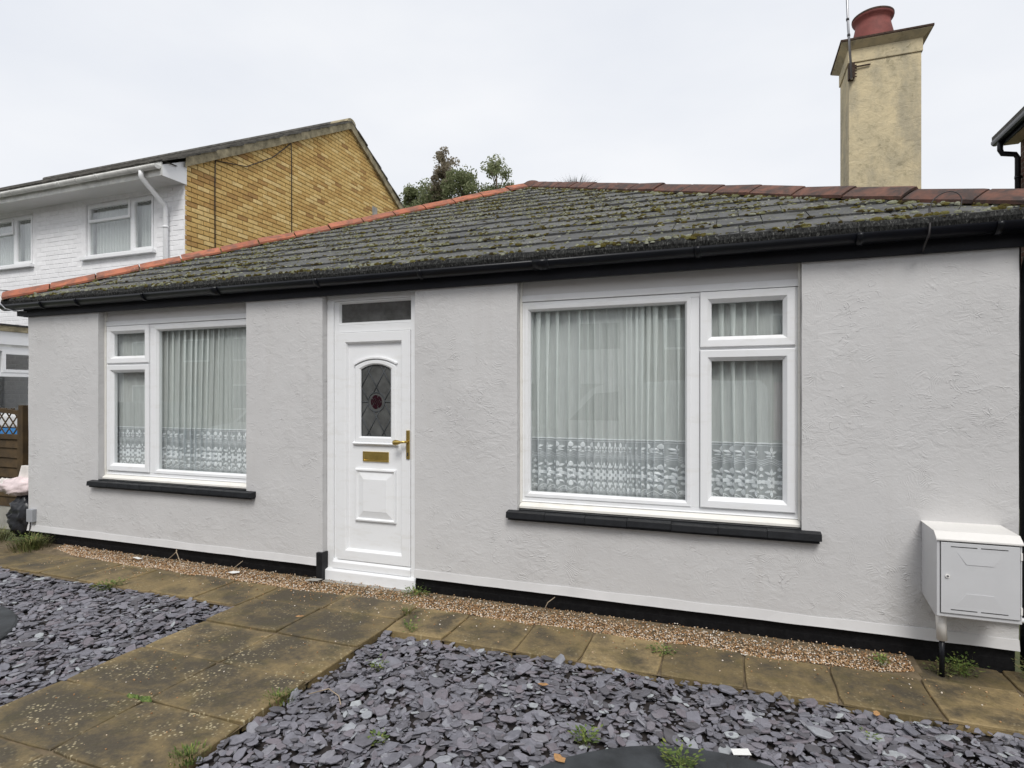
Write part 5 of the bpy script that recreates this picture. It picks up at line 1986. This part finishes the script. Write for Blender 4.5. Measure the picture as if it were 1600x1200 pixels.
m.tube([(RX - 0.03, RY - 0.06, 4.75), (RX + 0.03, RY - 0.06, 4.75)], 0.012, 8)
m.obj('downpipe', 'black_gloss', hr)

# ------------------------------------------------------------------ trees far behind
def tree(label, x, y, ztop, crown_h, crown_r, mat, seed, lobes, leaves, leaf=0.16):
    rg = random.Random(seed)
    t = thing('tree', label, 'tree', (x, y, 0))
    z0 = ztop - crown_h
    m = MB()
    m.tube([(x, y, -0.05), (x + rg.uniform(-.2, .2), y, z0 * 0.5), (x + rg.uniform(-.1, .1), y, z0), (x, y, z0 + crown_h * 0.55), (x, y, ztop - 0.3)], [0.24, 0.17, 0.11, 0.06, 0.015], 8)
    cents = []
    for k in range(lobes):
        h = rg.uniform(0.05, 0.97)
        rr = crown_r * (1 - abs(h - 0.45) ** 1.6 * 1.5) * rg.uniform(0.2, 0.95)
        a = rg.uniform(0, 6.28)
        c_ = Vector((x + rr * math.cos(a), y + rr * math.sin(a), z0 + crown_h * h))
        cents.append((c_, crown_r * rg.uniform(0.22, 0.46)))
        zb = max(z0 * 0.9, c_.z - rr * 0.9 - 0.3)
        m.tube([(x, y, zb), ((x + c_.x) / 2, (y + c_.y) / 2, (zb + c_.z) / 2 + 0.1), c_], [0.04, 0.028, 0.010], 5)
    m.obj('trunk', 'bark', t)
    m = MB()
    for i in range(leaves):
        c_, r_ = cents[rg.randrange(len(cents))]
        d = Vector((rg.gauss(0, 1), rg.gauss(0, 1), rg.gauss(0, 0.8)))
        if d.length > 1.9:
            d *= 1.9 / d.length
        p = c_ + d * r_ * 0.55
        a, b = Vector((rg.gauss(0, 1), rg.gauss(0, 1), rg.gauss(0, 1))).normalized(), Vector((rg.gauss(0, 1), rg.gauss(0, 1), rg.gauss(0, 1))).normalized()
        s = leaf * rg.uniform(0.6, 1.3)
        b = (a.cross(b)).normalized() * s * 0.45
        a = a * s
        m.add([p - a, p - a * 0.2 + b, p + a, p - a * 0.2 - b], [(0, 1, 2, 3)])
    m.obj('crown', mat, t)
tree('small rounded green tree beside the yellow gable', -17.5, 26, 13.8, 3.4, 0.95, 'tree_leaf', 1, 30, 5200, 0.085)
tree('bushy green tree beside the tall thin brownish one', -16.3, 26.5, 14.2, 4.2, 1.45, 'tree_leaf', 2, 44, 9000, 0.085)
tree('tall thin tree with sparse brownish foliage rising above the rest', -15.35, 26, 15.6, 3.6, 0.85, 'tree_leaf_brown', 3, 34, 4200, 0.08)
tree('wide dense green tree close against the orange hip tiles', -13.9, 25.5, 13.9, 4.0, 1.5, 'tree_leaf', 4, 44, 9000, 0.085)
tree('open branched tree with gaps in its crown nearest the roof apex', -12.1, 26, 14.6, 3.2, 1.2, 'tree_leaf', 5, 26, 5000, 0.085)

# ------------------------------------------------------------------ weeds, moss in joints, litter
def weed(label, x, y, z, h, spread, n, mat, seed, blade=True, cat='weed', name='weed'):
    rg = random.Random(seed)
    m = MB()
    for i in range(n):
        a = rg.uniform(0, 6.28)
        r0 = spread * rg.random() * 0.55
        bx_, by = x + r0 * math.cos(a), y + r0 * math.sin(a)
        L = h * rg.uniform(0.45, 1.1)
        lean = rg.uniform(0.1, 0.9)
        d = Vector((math.cos(a) * lean, math.sin(a) * lean, 1)).normalized()
        sd = Vector((-math.sin(a), math.cos(a), 0))
        if blade:
            w = rg.uniform(0.0012, 0.0035)
            p0, p1, p2 = Vector((bx_, by, z - 0.01)), Vector((bx_, by, z)) + d * L * 0.55, Vector((bx_, by, z)) + d * L + Vector((math.cos(a), math.sin(a), -0.5)) * L * 0.25
            m.add([p0 - sd * w, p0 + sd * w, p1 + sd * w, p1 - sd * w, p2], [(0, 1, 2, 3), (3, 2, 4)])
        else:
            p = Vector((bx_, by, z)) + d * L * rg.random()
            w = rg.uniform(0.005, 0.012)
            f = Vector((math.cos(a), math.sin(a), rg.uniform(-0.2, 0.8))).normalized()
            q = f.cross(sd).normalized()
            m.add([p, p + f * w * 1.2 + sd * w * 0.7, p + f * w * 2.4, p + f * w * 1.2 - sd * w * 0.7], [(0, 1, 2, 3)])
            if True:
                m.add([Vector((bx_, by, z - 0.01)), Vector((bx_, by, z - 0.01)) + sd * 0.002, p + sd * 0.001], [(0, 1, 2)])
    o = m.obj(name, mat)
    return tag(o, label, cat)
weed('thick tuft of weeds and grass at the bungalow corner below the cable box', -6.96, -0.17, 0.0, 0.17, 0.34, 420, 'weed_dull', 1)
weed('leafy green weeds under the pale cable box', -6.99, -0.14, 0.0, 0.19, 0.26, 420, 'weed_green', 2, False)
weed('brown dead grass against the fence foot', -7.75, -0.05, 0.0, 0.17, 0.40, 300, 'weed_dull', 3)
weed('low green mat of weed on the slate bed edge beyond the path', -4.98, -0.72, -0.01, 0.035, 0.22, 240, 'weed_green', 4, False)
weed('green weed beside the door threshold against the black plinth', -2.37, -0.07, 0.0, 0.10, 0.14, 170, 'weed_green', 5, False)
weed('thin grass in the slab joint in front of the door', -2.24, -0.42, 0.0, 0.06, 0.10, 60, 'weed_dull', 6)
weed('yellow green sprig at the corner of the slate bed', -2.06, -0.69, 0.0, 0.07, 0.08, 60, 'weed_green', 7, False)
weed('small bright green plant among the slate near the path', -1.98, -1.21, -0.02, 0.06, 0.05, 46, 'weed_green', 8, False)
weed('grass tuft spreading over the path edge beside the slate', -2.27, -1.72, 0.0, 0.028, 0.17, 150, 'weed_green', 9)
weed('green tuft on the path edge where the slate starts again', -2.28, -2.27, 0.0, 0.030, 0.16, 150, 'weed_green', 10)
weed('leafy weed growing in the joint between two wall side slabs', -0.40, -0.42, 0.0, 0.028, 0.14, 90, 'weed_green', 11, False)
weed('small weed with a thin stalk at the rim of the dark round slab', -0.64, -1.52, -0.01, 0.075, 0.10, 90, 'weed_green', 12, False)
weed('tall yellow green weed on the dark round slab', -0.20, -1.60, 0.0, 0.10, 0.11, 190, 'weed_green', 13, False)
weed('tiny pair of leaves among the slate near the meter box', 0.62, -1.02, -0.02, 0.04, 0.05, 30, 'weed_green', 14, False)
weed('bushy green weed at the plinth below the meter box', 1.27, -0.09, 0.0, 0.10, 0.15, 190, 'weed_green', 15, False)
weed('low dull weed against the plinth beside the black riser pipe', 1.16, -0.15, 0.0, 0.06, 0.11, 100, 'weed_dull', 16, False)
weed('brown scrubby plant at the end of the plinth under the downpipe', 1.66, -0.10, 0.0, 0.16, 0.16, 240, 'weed_dull', 17, False)
weed('small weed in the gravel where it thins out towards the meter box', 0.85, -0.17, 0.02, 0.05, 0.07, 60, 'weed_green', 18, False)
weed('pale grass clump growing behind the hip near the roof apex', -2.20, 4.45, 4.60, 0.32, 0.34, 900, 'weed_dull', 19)
weed('thin weed sprig in the middle of the slate bed', -1.56, -1.85, -0.02, 0.05, 0.06, 40, 'weed_green', 20, False)
mm = random.Random(9)
for lab, pts in (('larger moss cushion along a cross joint of the path', [(-3.01, -1.985)]), ('moss cushion at the crossing of two path joints', [(-2.918, -1.985)])):
    for (x, y) in pts:
        m = MB()
        for k in range(26):
            moss_blob(m, Vector((x + mm.gauss(0, 0.022), y + mm.gauss(0, 0.009), -0.002)), mm.uniform(0.006, 0.012), mm.uniform(0.006, 0.012), Vector((0, 0, 1)), mm)
        tag(m.obj('moss_cushion', 'weed_green'), lab, 'moss', 'moss cushions in the path joints')

def scrap(name, label, cat, mat, x, y, z, pts, rot, bend=0.01):
    m = MB()
    n = len(pts)
    vs_ = []
    for h in (0.0, 0.0015):
        for (a, b) in pts:
            vs_.append((a * math.cos(rot) - b * math.sin(rot) + x, a * math.sin(rot) + b * math.cos(rot) + y, z + h + bend * (abs(a) + abs(b)) * 6 * abs(a)))
    m.add(vs_, [tuple(range(n))[::-1], tuple(range(n, 2 * n))] + [(i, (i + 1) % n, n + (i + 1) % n, n + i) for i in range(n)])
    return tag(m.obj(name, mat, None, 0, True), label, cat)
LEAFP = [(-0.03, 0), (-0.015, 0.014), (0.0, 0.012), (0.012, 0.018), (0.03, 0.002), (0.014, -0.012), (0.0, -0.016), (-0.016, -0.010)]
scrap('paper_scrap', 'white folded paper scrap lying in the slate', 'paper', 'paper', 0.045, -1.39, 0.004, [(-0.04, -0.02), (0.04, -0.026), (0.045, 0.022), (-0.034, 0.026)], 0.4, 0.08)
scrap('plastic_scrap', 'crumpled white plastic scrap on the gravel beneath the sill', 'litter', 'paper', -4.17, -0.16, 0.034, [(-0.05, -0.02), (0.01, -0.035), (0.055, -0.01), (0.04, 0.025), (-0.03, 0.03)], 0.2, 0.12)
scrap('plastic_scrap', 'flat grey white plastic strip on the gravel by a twig', 'litter', 'paper', -5.42, -0.13, 0.034, [(-0.07, -0.012), (0.05, -0.02), (0.07, 0.012), (-0.04, 0.02)], -0.2, 0.03)
scrap('dead_leaf', 'curled brown leaf on the dark round slab', 'leaf', 'dead_leaf', -0.71, -1.73, 0.012, [(a * 1.3, b * 1.4) for a, b in LEAFP], -0.7, 0.10)
scrap('dead_leaf', 'orange leaf flattened on the path in front of the door', 'leaf', 'dead_leaf', -2.95, -0.75, 0.006, LEAFP, 0.5, 0.04)
scrap('dead_leaf', 'tan leaf lying in the slate right of the path', 'leaf', 'dead_leaf', -0.98, -1.10, 0.004, LEAFP, 0.2, 0.05)
scrap('dead_leaf', 'brown leaf lodged under the plinth above the gravel', 'leaf', 'dead_leaf', 0.63, -0.10, 0.035, [(a * 1.5, b) for a, b in LEAFP], 0.25, 0.05)
scrap('dead_leaf', 'small tan leaf in the slate below the slab edge near the meter', 'leaf', 'dead_leaf', 0.70, -0.80, 0.004, LEAFP, 1.3, 0.05)
scrap('slate_piece', 'grey slate offcut propped beside the door threshold', 'slate', 'concrete', -3.36, -0.09, 0.035, [(-0.07, -0.03), (0.05, -0.035), (0.075, 0.02), (-0.02, 0.04)], 0.2, 0.04)
def twig(label, pts, r):
    m = MB()
    for p in pts:
        m.tube(p, r, 5)
    tag(m.obj('twig', 'twig'), label, 'twig')
twig('bent forked dry twig standing in the gravel beneath the sill', [[(-5.10, -0.12, 0.0), (-4.99, -0.06, 0.115), (-4.84, -0.13, 0.02)], [(-4.99, -0.06, 0.115), (-5.0, -0.05, 0.135)]], 0.005)
twig('thin dry stalk leaning on the plinth near the door', [[(-4.28, -0.12, 0.01), (-4.20, -0.03, 0.10)]], 0.003)
twig('pale curved stalk against the black plinth below the larger window', [[(-1.30, -0.08, 0.01), (-1.27, -0.05, 0.08), (-1.22, -0.03, 0.12)]], 0.003)
twig('pale curved twig on the slate beside the path', [[(-2.14, -1.64, 0.002), (-2.04, -1.60, 0.03), (-1.96, -1.62, 0.015), (-1.91, -1.67, 0.002)]], 0.003)

# ------------------------------------------------------------------ across the road: what the window glass mirrors
def van(cx, cy, label):
    t = thing('van', label, 'van', (cx, cy, -0.05))
    x0, x1 = cx - 2.3, cx + 2.4
    m = MB()
    m.prism([(x0 + 0.02, 0.28), (x0, 0.62), (x0 + 0.06, 0.92), (x0 + 0.75, 1.10), (x0 + 1.42, 1.76), (x0 + 1.75, 1.88), (x1 - 0.12, 1.90), (x1, 1.78), (x1 + 0.02, 0.36), (x1 - 0.05, 0.26)], 1, cy - 0.92, cy + 0.92)
    m.obj('body', 'van_white', t, 0.05, True)
    for s in (-1, 1):
        yy = cy + s * 0.922
        m = MB()
        m.prism([(x0 + 0.98, 1.12), (x0 + 1.50, 1.66), (x0 + 1.98, 1.70), (x0 + 1.98, 1.12)], 1, min(yy, yy + s * 0.012), max(yy, yy + s * 0.012))
        m.obj('side_window', 'car_glass', t, fix=True)
    m = MB()
    m.add([(x0 + 0.79, cy - 0.75, 1.145), (x0 + 0.79, cy + 0.75, 1.145), (x0 + 1.395, cy + 0.70, 1.745), (x0 + 1.395, cy - 0.70, 1.745)], [(0, 1, 2, 3)])
    m.obj('windscreen', 'car_glass', t).location = (-0.012, 0, 0.012)
    for wx in (x0 + 0.85, x1 - 0.95):
        for s in (-1, 1):
            m = MB()
            m.tube([(wx, cy + s * 0.74, 0.28), (wx, cy + s * 0.94, 0.28)], 0.325, 24)
            w = m.obj('wheel', 'tyre', t)
            m = MB()
            m.tube([(wx, cy + s * 0.93, 0.28), (wx, cy + s * 0.95, 0.28)], 0.20, 18)
            m.obj('hub_cap', 'metal_grey', w)
    for s in (-1, 1):
        bx('headlight', 'glass_smoke', t, (x0 - 0.01, cy + s * 0.72 - 0.14, 0.70), (x0 + 0.10, cy + s * 0.72 + 0.14, 0.88), 0.02)
    return t
van(-1.75, -8.15, 'white panel van parked in the road, mirrored in the window glass')
def car(ox, label, mat):
    t = thing('car', label, 'car', (ox + 4.4, -8.2, -0.05))
    X = lambda pts: [(p[0] + ox, p[1]) for p in pts]
    m = MB()
    m.prism(X([(2.45, 0.25), (2.42, 0.60), (2.6, 0.80), (3.35, 0.92), (3.95, 1.36), (4.3, 1.43), (5.4, 1.40), (6.15, 0.95), (6.25, 0.85), (6.28, 0.30)]), 1, -9.0, -7.35)
    m.obj('body', mat, t, 0.06, True)
    for y_ in (-9.006, -7.344):
        m = MB()
        m.prism(X([(3.55, 0.94), (4.02, 1.30), (4.35, 1.36), (5.30, 1.33), (5.85, 0.96)]), 1, y_ - 0.006, y_ + 0.006)
        m.obj('side_window', 'car_glass', t, fix=True)
    for wx in (3.15, 5.55):
        for y_ in (-8.95, -7.50):
            m = MB(); m.tube([(wx + ox, y_, 0.26), (wx + ox, y_ + 0.1, 0.26)], 0.305, 22); m.obj('wheel', 'tyre', t)
car(0.0, 'silver hatchback parked in the road behind the white van', 'car_silver')
car(-15.5, 'white hatchback parked in the road, mirrored in the window left of the door', 'van_white')
car(-21.0, 'dark hatchback parked in the road ahead of the white one', 'black_fascia')
DOORS = ('blue', 'red', 'green', 'black', 'yellow', 'brown', 'grey', 'pink', 'purple', 'orange')
for k in range(10):
    hx = -53.5 + k * 7.2
    col = ('concrete', 'brick_red', 'white_brick_far', 'brick_red', 'concrete', 'brick_red', 'white_brick_far', 'brick_red', 'concrete', 'brick_red')[k]
    look = {'concrete': 'grey rendered', 'brick_red': 'red brick', 'white_brick_far': 'white brick'}[col]
    t = thing('terraced_house', look + ' terraced house across the road with a ' + DOORS[k] + ' front door', 'house', (hx + 3.55, -19, 0), 'terraced houses across the road')
    m = MB()
    m.box((hx, -27, -0.06), (hx + 7.1, -19, 5.2))
    m.obj('wall', col, t)
    m = MB()
    m.prism([(-27.4, 5.1), (-23, 7.9), (-18.6, 5.1)], 0, hx + 0.02, hx + 7.16)
    m.obj('roof', 'far_roof', t, fix=True)
    for (a, b, c_, d) in ((0.7, 2.7, 0.9, 2.2), (0.7, 2.5, 3.4, 4.6), (4.5, 6.3, 3.4, 4.6), (4.6, 5.6, 0.0, 2.1)):
        w = bx('window' if c_ > 0 else 'door', 'upvc' if c_ > 0 else 'door_' + DOORS[k], t, (hx + a, -19.03, c_), (hx + b, -18.95, d))
        if c_ > 0:
            bx('pane', 'far_window', w, (hx + a + 0.08, -18.949, c_ + 0.08), (hx + (a + b) / 2 - 0.04, -18.94, d - 0.08))
            bx('pane', 'far_window', w, (hx + (a + b) / 2 + 0.04, -18.949, c_ + 0.08), (hx + b - 0.08, -18.94, d - 0.08))
